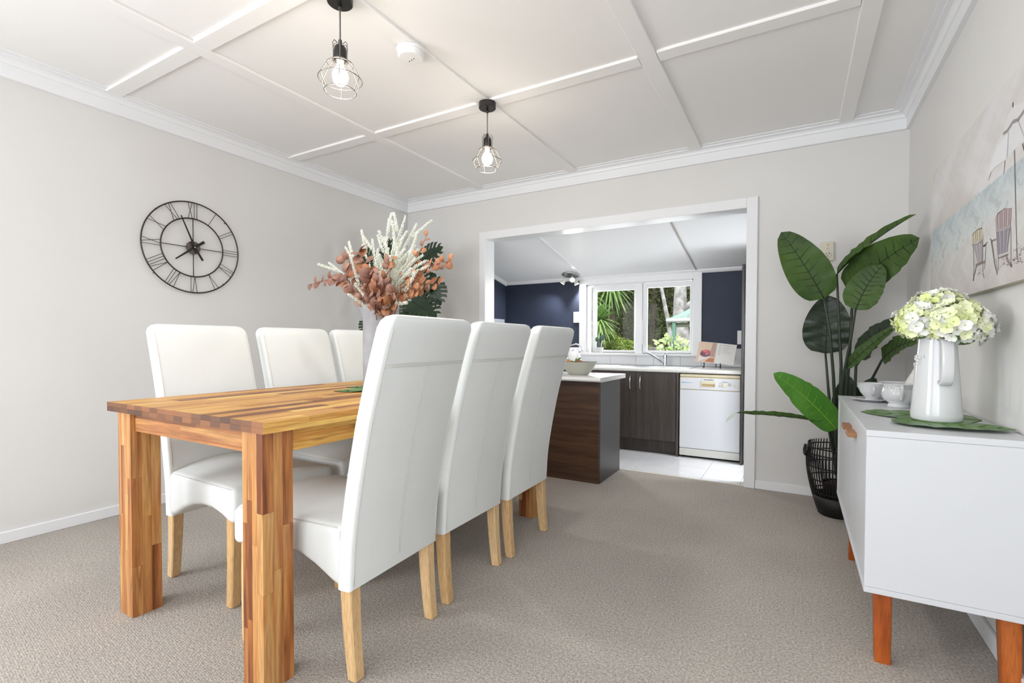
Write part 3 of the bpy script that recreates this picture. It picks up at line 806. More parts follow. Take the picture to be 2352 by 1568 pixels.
MB().lathe([(0.09, 0.0), (0.104, 0.0), (0.14, 0.115), (0.134, 0.115), (0.09, 0.02)], BC+Vector((0, 0, 0.004)), 36).build('solid_band', M['basket'], bask, True)
for sg in (pi*1.04, pi*0.04):
    a = Vector((cos(sg), sin(sg), 0)); pd = Vector((-sin(sg), cos(sg), 0)); rr = brad(0.39)
    MB().tube([BC+a*(rr+0.004)+pd*0.045+Vector((0, 0, 0.415)), BC+a*(rr+0.012)+pd*0.042+Vector((0, 0, 0.385)), BC+a*(rr+0.014)+pd*0.02+Vector((0, 0, 0.360)), BC+a*(rr+0.014)-pd*0.02+Vector((0, 0, 0.360)), BC+a*(rr+0.012)-pd*0.042+Vector((0, 0, 0.385)), BC+a*(rr+0.004)-pd*0.045+Vector((0, 0, 0.415))], 0.008, 6).build('handle', M['basket'], bask, True)
pt = thing('plant_pot', BC+Vector((0, 0, 0.014)), 'plain black pot standing inside the rattan basket', 'pot')
MB().lathe([(0.0, 0.014), (0.062, 0.014), (0.085, 0.19), (0.089, 0.19), (0.089, 0.2), (0.080, 0.2), (0.078, 0.175), (0.0, 0.175)], BC, 28).build('pot_wall', M['black'], pt, True, angle=40)
MB().lathe([(0.0, 0.176), (0.077, 0.176), (0.05, 0.200), (0.0, 0.210)], BC, 20).build('husk_filling', M['soil'], pt, True)

# ================================================================ sideboard
SX, SX1, SY0, SY1, SZ0, SZ1 = 0.200, 0.602, 1.900, 3.100, 0.252, 0.776
sb = thing('sideboard', ((SX+SX1)/2, (SY0+SY1)/2, 0), 'long white sideboard with orange-brown wooden legs and wood block handles, along the right wall', 'sideboard')
MB().cbox(SX, SX1, SY0, SY1, SZ1-0.020, SZ1, 0.0012).build('top_board', M['white'], sb)
MB().cbox(SX, SX1, SY0, SY1, SZ0, SZ0+0.018, 0.0012).build('bottom_board', M['white'], sb)
MB().cbox(SX+0.001, SX1, SY0+0.001, SY0+0.019, SZ0+0.0185, SZ1-0.0205, 0.0010).build('side_panel', M['white'], sb)
MB().cbox(SX+0.001, SX1, SY1-0.019, SY1-0.001, SZ0+0.0185, SZ1-0.0205, 0.0010).build('side_panel', M['white'], sb)
MB().box(SX1-0.008, SX1-0.002, SY0+0.02, SY1-0.02, SZ0+0.018, SZ1-0.02).build('back_panel', M['white'], sb)
for (ya, yb_, hy) in ((SY0+0.021, 2.409, (2.262, 2.362)), (2.412, SY1-0.021, (2.447, 2.547))):
    d = MB().cbox(SX+0.008, SX+0.026, ya, yb_, SZ0+0.020, SZ1-0.022, 0.0012).build('door', M['white'], sb)
    MB().cbox(SX-0.022, SX+0.008, hy[0], hy[1], 0.690, 0.708, 0.0015).build('handle', M['handlewood'], d)
def sleg(xt, yt, xf, yf):
    R = []
    for u in (0, 0.5, 1.0):
        hw = 0.026-0.004*u if True else 0
        z = SZ0*(1-u); c = (xt+(xf-xt)*u, yt+(yf-yt)*u)
        R.append([(c[0]+a, c[1]+b_, z) for a, b_ in rrect(2*hw, 2*hw*0.9, 0.005, 2)])
    R.reverse()
    MB().rings(R).build('leg', M['orangewood'], sb, True, angle=40)
sleg(0.262, 2.01, 0.262, 1.982); sleg(0.575, 2.01, 0.575, 1.982)
sleg(0.262, 2.80, 0.258, 2.855); sleg(0.575, 2.80, 0.575, 2.855)

# leaf place mats on the sideboard
def matleaf(name, pts_base, tip, w, z, lab, bendy, seed, mt='matleaf', fold=0.02, grp=None, cat='leaf', vn='veinl', h=0.002):
    b, t = Vector(pts_base), Vector(tip)
    o = MB(); vn_ = MB()
    blade(o, b, t, (b+t)/2+Vector(bendy), (0, 0, 1), w, fold, bprof, 14, 4, 0.03, seed, vn_, 0.0012, thick=0.0012)
    th = thing(name, (b+t)/2*1.0, lab, cat, grp)
    lf = o.build('blade', M[mt], th, True)
    vn_.build('midrib', M['gstem'], th, True)
    return th
matleaf('place_mat_leaf', (0.585, 2.33, SZ1+0.0022), (0.232, 2.39, SZ1+0.0022), 0.34, 0, 'broad green leaf lying flat under the white jug, rear one pointing to the sugar bowl', (0, 0.02, 0.0), 3, fold=0.01)
matleaf('place_mat_leaf', (0.300, 2.165, SZ1+0.0060), (0.600, 2.070, SZ1+0.0100), 0.22, 0, 'broad dark green leaf lying flat under the white jug, front one reaching the sideboard edge', (0.0, -0.02, 0.0), 4, fold=0.02)

# jug
JC = Vector((0.432, 2.205, SZ1+0.0085))
jug = thing('ceramic_jug', JC, 'tall white glazed ceramic jug holding hydrangeas, standing on leaves on the sideboard', 'jug')
prof = [(a_*0.80, b_) for a_, b_ in [(0.0, 0.0), (0.084, 0.0), (0.0895, 0.006), (0.090, 0.022), (0.086, 0.06), (0.0805, 0.12), (0.075, 0.18), (0.070, 0.235), (0.066, 0.275), (0.0655, 0.296), (0.067, 0.300), (0.064, 0.302), (0.061, 0.296), (0.063, 0.27), (0.072, 0.15), (0.080, 0.03), (0.0, 0.02)]]
R = []
nn = 40
for (r, z) in prof:
    ring = []
    for k in range(nn):
        a = 2*pi*k/nn; rr = r
        da = (a-radians(135)+pi) % (2*pi)-pi
        if z > 0.24 and r > 0.04: rr += 0.018*math.exp(-(da/0.35)**2)*(z-0.24)/0.06
        ring.append((JC.x+max(rr, 1e-4)*cos(a), JC.y+max(rr, 1e-4)*sin(a), JC.z+z))
    R.append(ring)
jb = MB().rings(R).build('body', M['ceramic'], jug, True)
hd = Vector((0.10, -0.995, 0)); q0 = JC+hd*0.064
hp = [JC+hd*0.0480+Vector((0, 0, 0.283)), JC+hd*0.0710+Vector((0, 0, 0.287)), JC+hd*0.0920+Vector((0, 0, 0.270)), JC+hd*0.0980+Vector((0, 0, 0.225)), JC+hd*0.0980+Vector((0, 0, 0.175)), JC+hd*0.0920+Vector((0, 0, 0.145)), JC+hd*0.0780+Vector((0, 0, 0.132)), JC+hd*0.0600+Vector((0, 0, 0.137))]
hr = []
sd = Vector((hd.y, -hd.x, 0))
Rg = []
for i, p in enumerate(hp):
    t = (hp[min(i+1, len(hp)-1)]-hp[max(i-1, 0)]).normalized(); nv = sd.cross(t).normalized()
    Rg.append([p+sd*(a)+nv*b_ for a, b_ in rrect(0.034, 0.013, 0.0055, 3)])
MB().rings(Rg).build('handle', M['ceramic'], jug, True)
# relief flower on the shoulder
rel = MB(); ra = radians(198)
rc = JC+Vector((cos(ra)*0.056, sin(ra)*0.056, 0.218)); rn = Vector((cos(ra), sin(ra), 0.15)).normalized(); rt = Vector((-sin(ra), cos(ra), 0)); ru = rn.cross(rt)
rd = random.Random(3)
for k in range(5):
    a = 2*pi*k/5
    rel.ball(rc+rt*0.010*cos(a)+ru*0.010*sin(a)+rn*0.002, 0.0062, 8, 6)
rel.ball(rc+rn*0.006, 0.005, 8, 6)
for k in range(14):
    a = rd.uniform(0, 6.28); q = rd.uniform(0.014, 0.027)
    rel.ball(rc+rt*q*cos(a)+ru*q*sin(a)-rn*0.001, rd.uniform(0.002, 0.004), 6, 5)
rel.build('relief_flower', M['ceramic'], jug, True)

# hydrangeas
def floret_mesh(mt, name):
    mb = MB()
    for k in range(4):
        a = pi/2*k; d = Vector((cos(a), sin(a), 0)); s_ = Vector((-sin(a), cos(a), 0))
        pts = []
        n = 5
        rows = []
        for i in range(n+1):
            u = i/n; w = 0.0125*sin(pi*min(1, 0.10+u*0.80))**0.8; 
            c = d*(0.002+0.0175*u)+Vector((0, 0, 0.012*u*u-0.004*u*u*u*2))
            rows.append([c-s_*w+Vector((0, 0, 0.005*u+0.002*(i % 2))), c, c+s_*w+Vector((0, 0, 0.005*u-0.002*(i % 2)))])
        v = [p for r in rows for p in r]; f = []
        for i in range(n):
            for j in range(2): f.append((i*3+j, i*3+j+1, (i+1)*3+j+1, (i+1)*3+j))
        mb.add(v, f)
    mb.cur = 1; mb.ball((0, 0, 0.001), 0.0026, 6, 4)
    me = mb.build(name, [mt, M['petalg']], None, True); m_ = me.data; bpy.data.objects.remove(me); return m_
FM = [floret_mesh(M['petal'], 'floret_a'), floret_mesh(M['petalw'], 'floret_b')]
heads = [(Vector((0.388, 2.19, 1.132)), 0.080, 84, 'left hydrangea head, white and pale green, drooping towards the plant', 0),
         (Vector((0.440, 2.25, 1.168)), 0.088, 90, 'top hydrangea head, pale green and cream, highest in the jug', 0),
         (Vector((0.458, 2.130, 1.126)), 0.080, 84, 'front hydrangea head, pale yellow-green, hanging over the jug rim', 0),
         (Vector((0.502, 2.215, 1.112)), 0.080, 78, 'right hydrangea head, cream white, closest to the right wall', 1)]
rd = random.Random(9)
for (c, r, nf, lab, which) in heads:
    h = thing('hydrangea', c, lab, 'flower', 'hydrangeas in the white jug')
    MB().tube([JC+Vector((0, 0, 0.05)), JC+Vector((0, 0, 0.28)), c*0.5+(JC+Vector((0, 0, 0.31)))*0.5, c], 0.0035, 6).build('stem', M['gstem'], h, True)
    MB().ball(c-Vector((0, 0, 0.02)), r*0.55, 10, 8).build('flower_core', M['gstem'], h, True)
    for k in range(nf):
        z = 1-(k+0.5)/nf*1.75; a = k*2.39996; s_ = sqrt(max(0, 1-z*z))
        d = Vector((s_*cos(a), s_*sin(a), z*0.85))
        o = mesh_obj('floret', FM[1] if (which or rd.random() < 0.35) else FM[0], h)
        dist = r*rd.uniform(0.80, 1.04)
        o.location = d*dist
        if (c+d*dist).x > XR-0.022: o.location.x = XR-0.022-c.x
        q = (d+Vector((rd.uniform(-.3, .3), rd.uniform(-.3, .3), rd.uniform(-.3, .3)))).to_track_quat('Z', 'Y') @ Quaternion((0, 0, 1), rd.uniform(0, 6.28))
        o.rotation_euler = q.to_euler(); s2 = rd.uniform(0.85, 1.12); o.scale = (s2, s2, s2)

# crockery
def relief_ring(mb, c, r, z, n=26, s=0.0026, seed=1):
    rr = random.Random(seed)
    for k in range(n):
        a = 2*pi*k/n
        mb.ball(Vector(c)+Vector((r*cos(a), r*sin(a), z+rr.uniform(-0.005, 0.003))), s*rr.uniform(0.7, 1.2), 6, 4, (1, 1, 1))
def cup(c, lab, ang, sz=1.0, grp='teacups on the sideboard', rots=0):
    t = thing('teacup', c, lab, 'cup', grp)
    c = Vector(c)
    pr_ = [(0.0, 0.0), (0.021, 0.0), (0.024, 0.003), (0.022, 0.009), (0.030, 0.016), (0.041, 0.032), (0.0465, 0.050), (0.052, 0.066), (0.0535, 0.0675), (0.051, 0.066), (0.045, 0.050), (0.038, 0.032), (0.026, 0.014), (0.0, 0.011)]
    b = MB().lathe([(r*sz, z*sz) for r, z in pr_], c, 36).build('bowl', M['ceramic'], t, True)
    rl = MB(); relief_ring(rl, c, 0.0475*sz, 0.052*sz, 30); relief_ring(rl, c, 0.0445*sz, 0.045*sz, 18, 0.002, 5); rl.build('relief_scrolls', M['ceramic'], b, True)
    d = Vector((cos(ang), sin(ang), 0))
    pts = [c+d*0.047*sz+Vector((0, 0, 0.054*sz)), c+d*0.064*sz+Vector((0, 0, 0.058*sz)), c+d*0.072*sz+Vector((0, 0, 0.046*sz)), c+d*0.066*sz+Vector((0, 0, 0.030*sz)), c+d*0.050*sz+Vector((0, 0, 0.019*sz)), c+d*0.036*sz+Vector((0, 0, 0.022*sz))]
    MB().tube(bez(pts[0], pts[1]+d*0.008, pts[2], 4)[:-1]+bez(pts[2], pts[3], pts[5], 5), 0.0042*sz, 8).build('handle', M['ceramic'], t, True)
    return t
def saucer(c, lab, r=0.075):
    t = thing('saucer', c, lab, 'saucer', 'saucers on the sideboard'); c = Vector(c)
    MB().lathe([(0, 0), (r*0.5, 0), (r*0.55, 0.003), (r*0.95, 0.012), (r, 0.014), (r*0.95, 0.0155), (r*0.55, 0.007), (0, 0.006)], c, 40).build('plate', M['ceramic'], t, True)
    rl = MB(); relief_ring(rl, c, r*0.82, 0.0125, 34, 0.0022, 7); rl.build('relief_scrolls', M['ceramic'], t, True)
saucer((0.318, 2.868, SZ1), 'white relief saucer under the front teacup', 0.085)
cup((0.322, 2.868, SZ1+0.007), 'white relief teacup on its saucer, front left on the sideboard', radians(-92), 1.20)
saucer((0.420, 3.005, SZ1), 'white relief saucer under the rear teacup', 0.08)
cup((0.420, 3.005, SZ1+0.007), 'white relief teacup standing behind the front teacup', radians(-20), 1.22)
saucer((0.495, 2.715, SZ1), 'white relief saucer behind the sugar bowl, beside the jug', 0.065)
cup((0.495, 2.715, SZ1+0.007), 'white teacup between the sugar bowl and the jug, mostly hidden', radians(30), 1.0)
sc_ = Vector((0.393, 2.655, SZ1))
sg = thing('sugar_bowl', sc_, 'round-bellied white relief sugar bowl with a handle, in front of the teacups', 'bowl')
sbp = [(1.24*a_, 1.18*b_) for a_, b_ in [(0, 0), (0.031, 0), (0.034, 0.003), (0.030, 0.010), (0.028, 0.016), (0.044, 0.028), (0.051, 0.046), (0.048, 0.064), (0.043, 0.074), (0.046, 0.083), (0.048, 0.086), (0.045, 0.086), (0.040, 0.074), (0.045, 0.050), (0.0, 0.03)]]
b = MB().lathe(sbp, sc_, 36).build('body', M['ceramic'], sg, True)
rl = MB(); relief_ring(rl, sc_, 0.0560, 0.084, 34, 0.0026, 2); rl.build('relief_scrolls', M['ceramic'], b, True)
d = Vector((0.0, -1.0, 0)).normalized()
MB().tube(bez(sc_+d*0.055+Vector((0, 0, 0.096)), sc_+d*0.100+Vector((0, 0, 0.104)), sc_+d*0.078+Vector((0, 0, 0.060)), 6)+[sc_+d*0.066+Vector((0, 0, 0.042)), sc_+d*0.058+Vector((0, 0, 0.036))], 0.0068, 8).build('handle', M['ceramic'], sg, True)
tc = Vector((0.515, 2.875, SZ1))
tp = thing('lidded_pitcher', tc, 'white pitcher with rough relief pattern, half hidden behind the jug', 'pitcher')
MB().lathe([(0, 0), (0.045, 0), (0.050, 0.004), (0.045, 0.02), (0.068, 0.06), (0.066, 0.10), (0.045, 0.14), (0.034, 0.165), (0.038, 0.186), (0.034, 0.19), (0.0, 0.18)], tc, 36).build('body', mat('rough_relief_ceramic', C(232, 230, 226), 0.25, bump=(160, 1.0, 2)), tp, True)
for k in range(5):
    pass
MB().ball(tc+Vector((0, 0, 0.196)), 0.010, 10, 8).build('lid_knob', M['ceramic'], tp, True)

# ================================================================ painting
pn = thing('beach_painting', (XR-0.03, 2.40, 1.567), 'unframed beach painting of two deckchairs and a white parasol, on the right wall', 'painting')
PY0, PY1, PZ0, PZ1, PX = 1.72, 3.108, 1.242, 1.893, XR-0.032
MB().cbox(PX, XR-0.002, PY0, PY1, PZ0, PZ1, 0.001).build('canvas_stretcher', M['canvas'], pn)
def lerp(a, b, t): return tuple(a[i]+(b[i]-a[i])*t for i in range(3))
def vnoise(x, y, s=0):
    v = 0
    for k, (fx, fy, am) in enumerate(((3.1, 7.7, .5), (7.3, 17.1, .3), (17.9, 41.0, .2))):
        v += am*sin(x*fx*2.3+s*1.7+k+2.1*sin(y*fy+s+k*2.0))
    return v
def paint_col(Y, z):
    u = (PY1-Y)/(PY1-PY0); v = (z-PZ0)/(PZ1-PZ0)
    n = vnoise(u*2.2, v*1.2, 1); n2 = vnoise(u*5, v*2.5, 4)
    sky = lerp((222, 221, 222), (206, 200, 196), max(0, min(1, 0.30+0.45*n)))
    horizon = 0.555+0.006*n
    sea_lo = 0.37-0.07*(1-u)+0.03*n2
    if v > horizon:
        # soft beige headland
        hh = horizon+0.16*math.exp(-((u-0.30)/0.13)**2)+0.09*math.exp(-((u-0.12)/0.10)**2)
        if v < hh: return lerp((205, 199, 194), sky, (v-horizon)/(hh-horizon+1e-6)*0.75)
        return sky
    if v > sea_lo:
        t = (v-sea_lo)/(horizon-sea_lo)
        c = lerp((208, 210, 208), (180, 192, 198), min(1, max(0, t*0.9+0.35*n2)))
        if n2 > 0.35: c = lerp(c, (208, 216, 216), 0.6)
        if n2 < -0.45: c = lerp(c, (160, 174, 176), 0.5)
        return c
    t = (sea_lo-v)/sea_lo
    c = lerp((208, 207, 205), (192, 184, 182), min(1, max(0, t*0.8+0.35*n2)))
    return c
nx_, nz_ = 170, 80
vs_ = []; cols = []
for j in range(nz_+1):
    for i in range(nx_+1):
        Y = PY0+(PY1-PY0)*i/nx_; z = PZ0+(PZ1-PZ0)*j/nz_
        vs_.append((PX-0.0006, Y, z)); c = paint_col(Y, z); cols.append(c)
fs = [(j*(nx_+1)+i, (j+1)*(nx_+1)+i, (j+1)*(nx_+1)+i+1, j*(nx_+1)+i+1) for j in range(nz_) for i in range(nx_)]
pm = mat('painted_canvas', (1, 1, 1, 1), 0.6, bump=(50, 0.2))
at = pm.node_tree.nodes.new('ShaderNodeAttribute'); at.attribute_name = 'paint'
pm.node_tree.links.new(at.outputs['Color'], pm.node_tree.nodes['Principled BSDF'].inputs['Base Color'])
po = MB().add(vs_, fs).build('painted_canvas', pm, pn)
ca = po.data.color_attributes.new('paint', 'FLOAT_COLOR', 'POINT')
for i, c in enumerate(cols): ca.data[i].color = (s2l(c[0]), s2l(c[1]), s2l(c[2]), 1)
pc = {}
def pcol(rgb):
    if rgb not in pc: pc[rgb] = mat('paint_%s' % ('pigment'), C(*rgb), 0.6)
    return pc[rgb]
def ppt(x, y, lay): 
    p = px(0, PX, x, y); return (PX-0.0009-lay*0.0003, p.y, p.z)
def pstroke(mbs, pts, w0, w1, rgb, lay):
    """a brush stroke on the canvas through photograph points; widths in metres along Y/z"""
    mb = mbs.setdefault(rgb, MB()); P = [Vector(ppt(x, y, lay)) for x, y in pts]
    n = len(P)
    for i in range(n-1):
        a, b = P[i], P[i+1]; t = (b-a); t.normalize(); s_ = Vector((0, -t.z, t.y))
        wa = w0+(w1-w0)*i/(n-1); wb = w0+(w1-w0)*(i+1)/(n-1)
        mb.add([a-s_*wa/2, a+s_*wa/2, b+s_*wb/2, b-s_*wb/2], [(0, 1, 2, 3)])
def ppoly(mbs, pts, rgb, lay):
    mbs.setdefault(rgb, MB()).add([ppt(x, y, lay) for x, y in pts], [tuple(range(len(pts)))])
def e6(x, y): return (2060+x/5.226, 180+y/5.226)
def e8(x, y): return (2200+x/6.533, 440+y/6.533)
S = {}
# parasol
ppoly(S, [e6(1400, 335), e6(1340, 440), e6(1290, 600), e6(1200, 800), e6(1130, 1020), e6(1065, 1190), e6(1085, 1205), e6(1190, 1060), e6(1320, 960), e6(1420, 850), e6(1526, 760), e6(1600, 640), e6(1600, 250), e6(1500, 290)], (222, 221, 222), 0)
ppoly(S, [e6(1345, 650), e6(1210, 820), e6(1130, 1030), e6(1065, 1190), e6(1190, 1060), e6(1320, 965)], (228, 228, 230), 1)
pstroke(S, [e6(1280, 665), e6(1330, 630), e6(1350, 600), e6(1400, 520), e6(1460, 495), e6(1526, 400), e6(1600, 280)], 0.010, 0.012, (150, 143, 143), 2)
pstroke(S, [e6(1345, 640), e6(1330, 940)], 0.004, 0.004, (192, 188, 190), 2)
pstroke(S, [e6(1460, 500), e6(1526, 680), e6(1580, 800)], 0.005, 0.004, (196, 192, 194), 2)
pstroke(S, [e6(1400, 285), e6(1398, 345)], 0.006, 0.008, (96, 84, 86), 2)
pstroke(S, [e6(1418, 860), e6(1424, 1200), e6(1434, 1568), e8(880, 400), e8(890, 760), e8(900, 1020)], 0.006, 0.004, (116, 102, 104), 2)
pstroke(S, [e6(1305, 985), e6(1288, 1150)], 0.005, 0.003, (120, 100, 98), 2)
pstroke(S, [e6(1140, 1115), e6(1104, 1225)], 0.004, 0.003, (178, 172, 172), 2)
pstroke(S, [e6(1515, 780), e6(1535, 860)], 0.006, 0.006, (90, 78, 80), 2)
# deckchairs
def deck(bx, by, k, sl, yellow):
    """bx,by: function mapping local outline (0..1) to crop-8 pixels"""
def slats(topL, topR, botL, botR, arch, n, c1, c2):
    for i in range(n):
        u0 = (i+0.10)/n; u1 = (i+0.86)/n
        def tp_(u): return (topL[0]+(topR[0]-topL[0])*u, topL[1]+(topR[1]-topL[1])*u-arch*sin(pi*u))
        def bt_(u): return (botL[0]+(botR[0]-botL[0])*u, botL[1]+(botR[1]-botL[1])*u)
        ppoly(S, [e8(*tp_(u0)), e8(*tp_(u1)), e8(*bt_(u1)), e8(*bt_(u0))], c1 if i % 2 else c2, 1)
ppoly(S, [e8(570, 400), e8(600, 320), e8(700, 250), e8(815, 245), e8(800, 500), e8(580, 575)], (126, 108, 112), 0)
slats((570, 400), (815, 255), (580, 575), (800, 500), 60, 7, (186, 168, 166), (168, 150, 154))
ppoly(S, [e8(585, 590), e8(795, 540), e8(750, 905), e8(615, 945)], (122, 112, 120), 0)
slats((590, 595), (780, 550), (620, 945), (745, 905), 0, 6, (166, 160, 168), (146, 140, 150))
ppoly(S, [e8(575, 565), e8(700, 540), e8(800, 480), e8(800, 525), e8(700, 585), e8(585, 605)], (166, 156, 160), 2)
pstroke(S, [e8(800, 520), e8(805, 1120)], 0.006, 0.006, (140, 130, 136), 1)
pstroke(S, [e8(585, 590), e8(610, 1000), e8(618, 1180)], 0.005, 0.005, (146, 136, 138), 1)
pstroke(S, [e8(580, 715), e8(520, 740), e8(490, 710)], 0.006, 0.006, (130, 118, 120), 1)
pstroke(S, [e8(510, 740), e8(535, 900), e8(560, 1090), e8(600, 1240)], 0.012, 0.006, (112, 98, 100), 1)
pstroke(S, [e8(575, 1010), e8(605, 1200)], 0.005, 0.004, (150, 140, 138), 1)
ppoly(S, [e8(612, 990), e8(760, 930), e8(765, 945), e8(730, 970), e8(615, 1005)], (112, 98, 98), 2)
pstroke(S, [e8(730, 975), e8(770, 1060), e8(820, 1120)], 0.012, 0.010, (138, 122, 124), 1)
ppoly(S, [e8(215, 660), e8(235, 620), e8(300, 560), e8(370, 535), e8(385, 700), e8(220, 800)], (120, 106, 100), 0)
slats((215, 670), (385, 560), (222, 800), (380, 705), 35, 6, (216, 206, 176), (196, 186, 166))
ppoly(S, [e8(235, 815), e8(380, 750), e8(370, 1050), e8(300, 1060)], (142, 134, 136), 0)
slats((240, 815), (375, 760), (300, 1060), (370, 1045), 0, 5, (186, 180, 184), (166, 160, 164))
ppoly(S, [e8(218, 790), e8(300, 770), e8(385, 700), e8(385, 735), e8(300, 805), e8(222, 825)], (156, 146, 146), 2)
pstroke(S, [e8(238, 820), e8(245, 1100), e8(238, 1340)], 0.005, 0.006, (138, 124, 120), 1)
pstroke(S, [e8(380, 740), e8(380, 1200), e8(395, 1290)], 0.006, 0.006, (136, 124, 124), 1)
pstroke(S, [e8(450, 760), e8(390, 820), e8(430, 800), e8(415, 1040), e8(405, 1160)], 0.006, 0.005, (132, 118, 118), 1)
pstroke(S, [e8(275, 1105), e8(330, 1080), e8(415, 1050)], 0.010, 0.010, (128, 112, 104), 2)
pstroke(S, [e8(285, 1110), e8(250, 1260), e8(235, 1340)], 0.010, 0.006, (96, 84, 82), 1)
rp = random.Random(2)
for k in range(150):   # flecks of pebble shadow round the chair feet
    cx_, cy_ = rp.choice(((320, 1250), (700, 1080), (930, 1000), (930, 880), (860, 1060)))
    x_, y_ = cx_+rp.gauss(0, 45), cy_+rp.gauss(0, 40)
    if y_ > 1330-0.28*x_: continue
    g = rp.choice(((150, 140, 148), (130, 120, 126), (214, 210, 212)))
    ppoly(S, [e8(x_-6, y_-5), e8(x_+6, y_-6), e8(x_+6, y_+5), e8(x_-6, y_+6)], g, 2)
for rgb, mb in S.items():
    o = mb.build('painted_strokes', pcol(rgb), pn); o['kind'] = 'stuff'

# ================================================================ power outlet on the back wall
oc = Vector((0.180, YB, 1.676))
ot = thing('power_outlet', oc, 'yellowed old three-pin power outlet on the back wall above the plant', 'outlet')
MB().cbox(oc.x-0.040, oc.x+0.036, YB-0.020, YB, oc.z-0.064, oc.z+0.064, 0.006).build('plate', M['cream'], ot)
MB().lathe([(0, 0.0), (0.021, 0.0), (0.020, 0.005), (0, 0.006)], (oc.x-0.002, YB-0.020, oc.z-0.022), 24, axis=(0, -1, 0)).build('socket', M['cream'], ot, True, angle=40)
sl = MB()
for (dx, dz, an) in ((-0.010, -0.016, 0.5), (0.006, -0.014, -0.5), (-0.002, -0.031, 0)):
    c = Vector((oc.x+dx, YB-0.0265, oc.z+dz)); u = Vector((sin(an), 0, cos(an))); s_ = Vector((cos(an), 0, -sin(an)))
    sl.add([c-u*0.0055-s_*0.0016, c-u*0.0055+s_*0.0016, c+u*0.0055+s_*0.0016, c+u*0.0055-s_*0.0016], [(0, 1, 2, 3)])
sl.build('pin_slots', M['dark'], ot)
MB().cbox(oc.x-0.008, oc.x+0.003, YB-0.026, YB-0.018, oc.z+0.014, oc.z+0.028, 0.002).build('switch', M['cream'], ot)
MB().lathe([(0, 0), (0.006, 0), (0.005, 0.003), (0, 0.003)], (oc.x-0.002, YB-0.02, oc.z+0.046), 14, axis=(0, -1, 0)).build('indicator', mat('amber_button', C(206, 178, 128), 0.4), ot)
MB().lathe([(0, 0), (0.004, 0), (0.003, 0.002), (0, 0.002)], (oc.x, YB-0.02, oc.z-0.052), 12, axis=(0, -1, 0)).build('screw', M['iron'], ot)

# ================================================================ wall clock
ck = Vector((XL+0.022, 1.797, 1.688))
clk = thing('wall_clock', ck, 'large round open-wire wall clock with roman numerals, dark bronze, on the left wall', 'clock')
def cp3(a, r, dx=0.0): return Vector((ck.x+dx, ck.y+r*sin(a), ck.z+r*cos(a)))
RO, RI = 0.303, 0.195
for r_, nm, th in ((RO, 'outer_ring', 0.0045), (RI, 'inner_ring', 0.0045)):
    MB().tube([cp3(2*pi*k/72, r_) for k in range(72)], th, 8, closed=True).build(nm, M['iron'], clk, True)
for k in range(4):
    MB().tube([cp3(pi/2*k, 0.035), cp3(pi/2*k, RI)], 0.0028, 6).build('spoke', M['iron'], clk, True)
numerals = {1: 'I', 2: 'II', 3: 'III', 4: 'IV', 5: 'V', 6: 'VI', 7: 'VII', 8: 'VIII', 9: 'IX', 10: 'X', 11: 'XI', 12: 'XII'}
for k, txt in numerals.items():
    a0 = 2*pi*k/12; wid = {'I': 0.017, 'V': 0.034, 'X': 0.034}
    total = sum(wid[c] for c in txt); pos = -total/2; mb = MB()
    def NP(t, r): return Vector((ck.x, ck.y+r*sin(a0)+t*cos(a0), ck.z+r*cos(a0)-t*sin(a0)))
    def seg(t0, t1):
        # from the inner ring (t0) to the outer ring (t1)
        mb.tube([NP(t0, sqrt(RI*RI-t0*t0)), NP(t1, sqrt(RO*RO-t1*t1))], 0.0018, 5)
    for c in txt:
        w = wid[c]; m_ = pos+w/2
        if c == 'I': seg(m_, m_)
        elif c == 'V': seg(m_, m_-w*0.42); seg(m_, m_+w*0.42)
        else: seg(m_-w*0.40, m_+w*0.40); seg(m_+w*0.40, m_-w*0.40)
        pos += w
    mb.build('numeral', M['iron'], clk, True)
MB().lathe([(0, 0.012), (0.042, 0.012), (0.044, 0.004), (0.044, 0.0), (0, 0.0)], (ck.x-0.004, ck.y, ck.z), 32, axis=(1, 0, 0)).build('hub', mat('hub_bronze', C(92, 84, 80), 0.35, 0.6), clk, True, angle=40)
def hand(name, tip, tail, w0, w1, dx):
    # tip and tail as (Y, z) offsets
    a = Vector((ck.x+dx, ck.y+tip[0], ck.z+tip[1])); b = Vector((ck.x+dx, ck.y+tail[0], ck.z+tail[1]))
    t = (a-b).normalized(); s_ = t.cross(Vector((1, 0, 0)))
    R = []
    for p, w in ((b, w1), (Vector((ck.x+dx, ck.y, ck.z)), w0), (a, w0*0.55)):
        R.append([p-s_*w+Vector((-0.001, 0, 0)), p+s_*w+Vector((-0.001, 0, 0)), p+s_*w+Vector((0.001, 0, 0)), p-s_*w+Vector((0.001, 0, 0))])
    MB().rings(R).build(name, M['black'], clk)
hand('minute_hand', (-0.082, 0.198), (0.050, -0.082), 0.0062, 0.0075, 0.020)
hand('hour_hand', (-0.115, -0.092), (0.064, 0.048), 0.0075, 0.0095, 0.014)
MB().ball((ck.x+0.022, ck.y, ck.z), 0.005, 10, 8).build('centre_pin', M['chrome'], clk, True)
for k in (0.8, 2.4, 4.0, 5.5):
    MB().tube([cp3(k, RO), cp3(k, RO, -0.021)], 0.003, 6).build('standoff', M['iron'], clk)

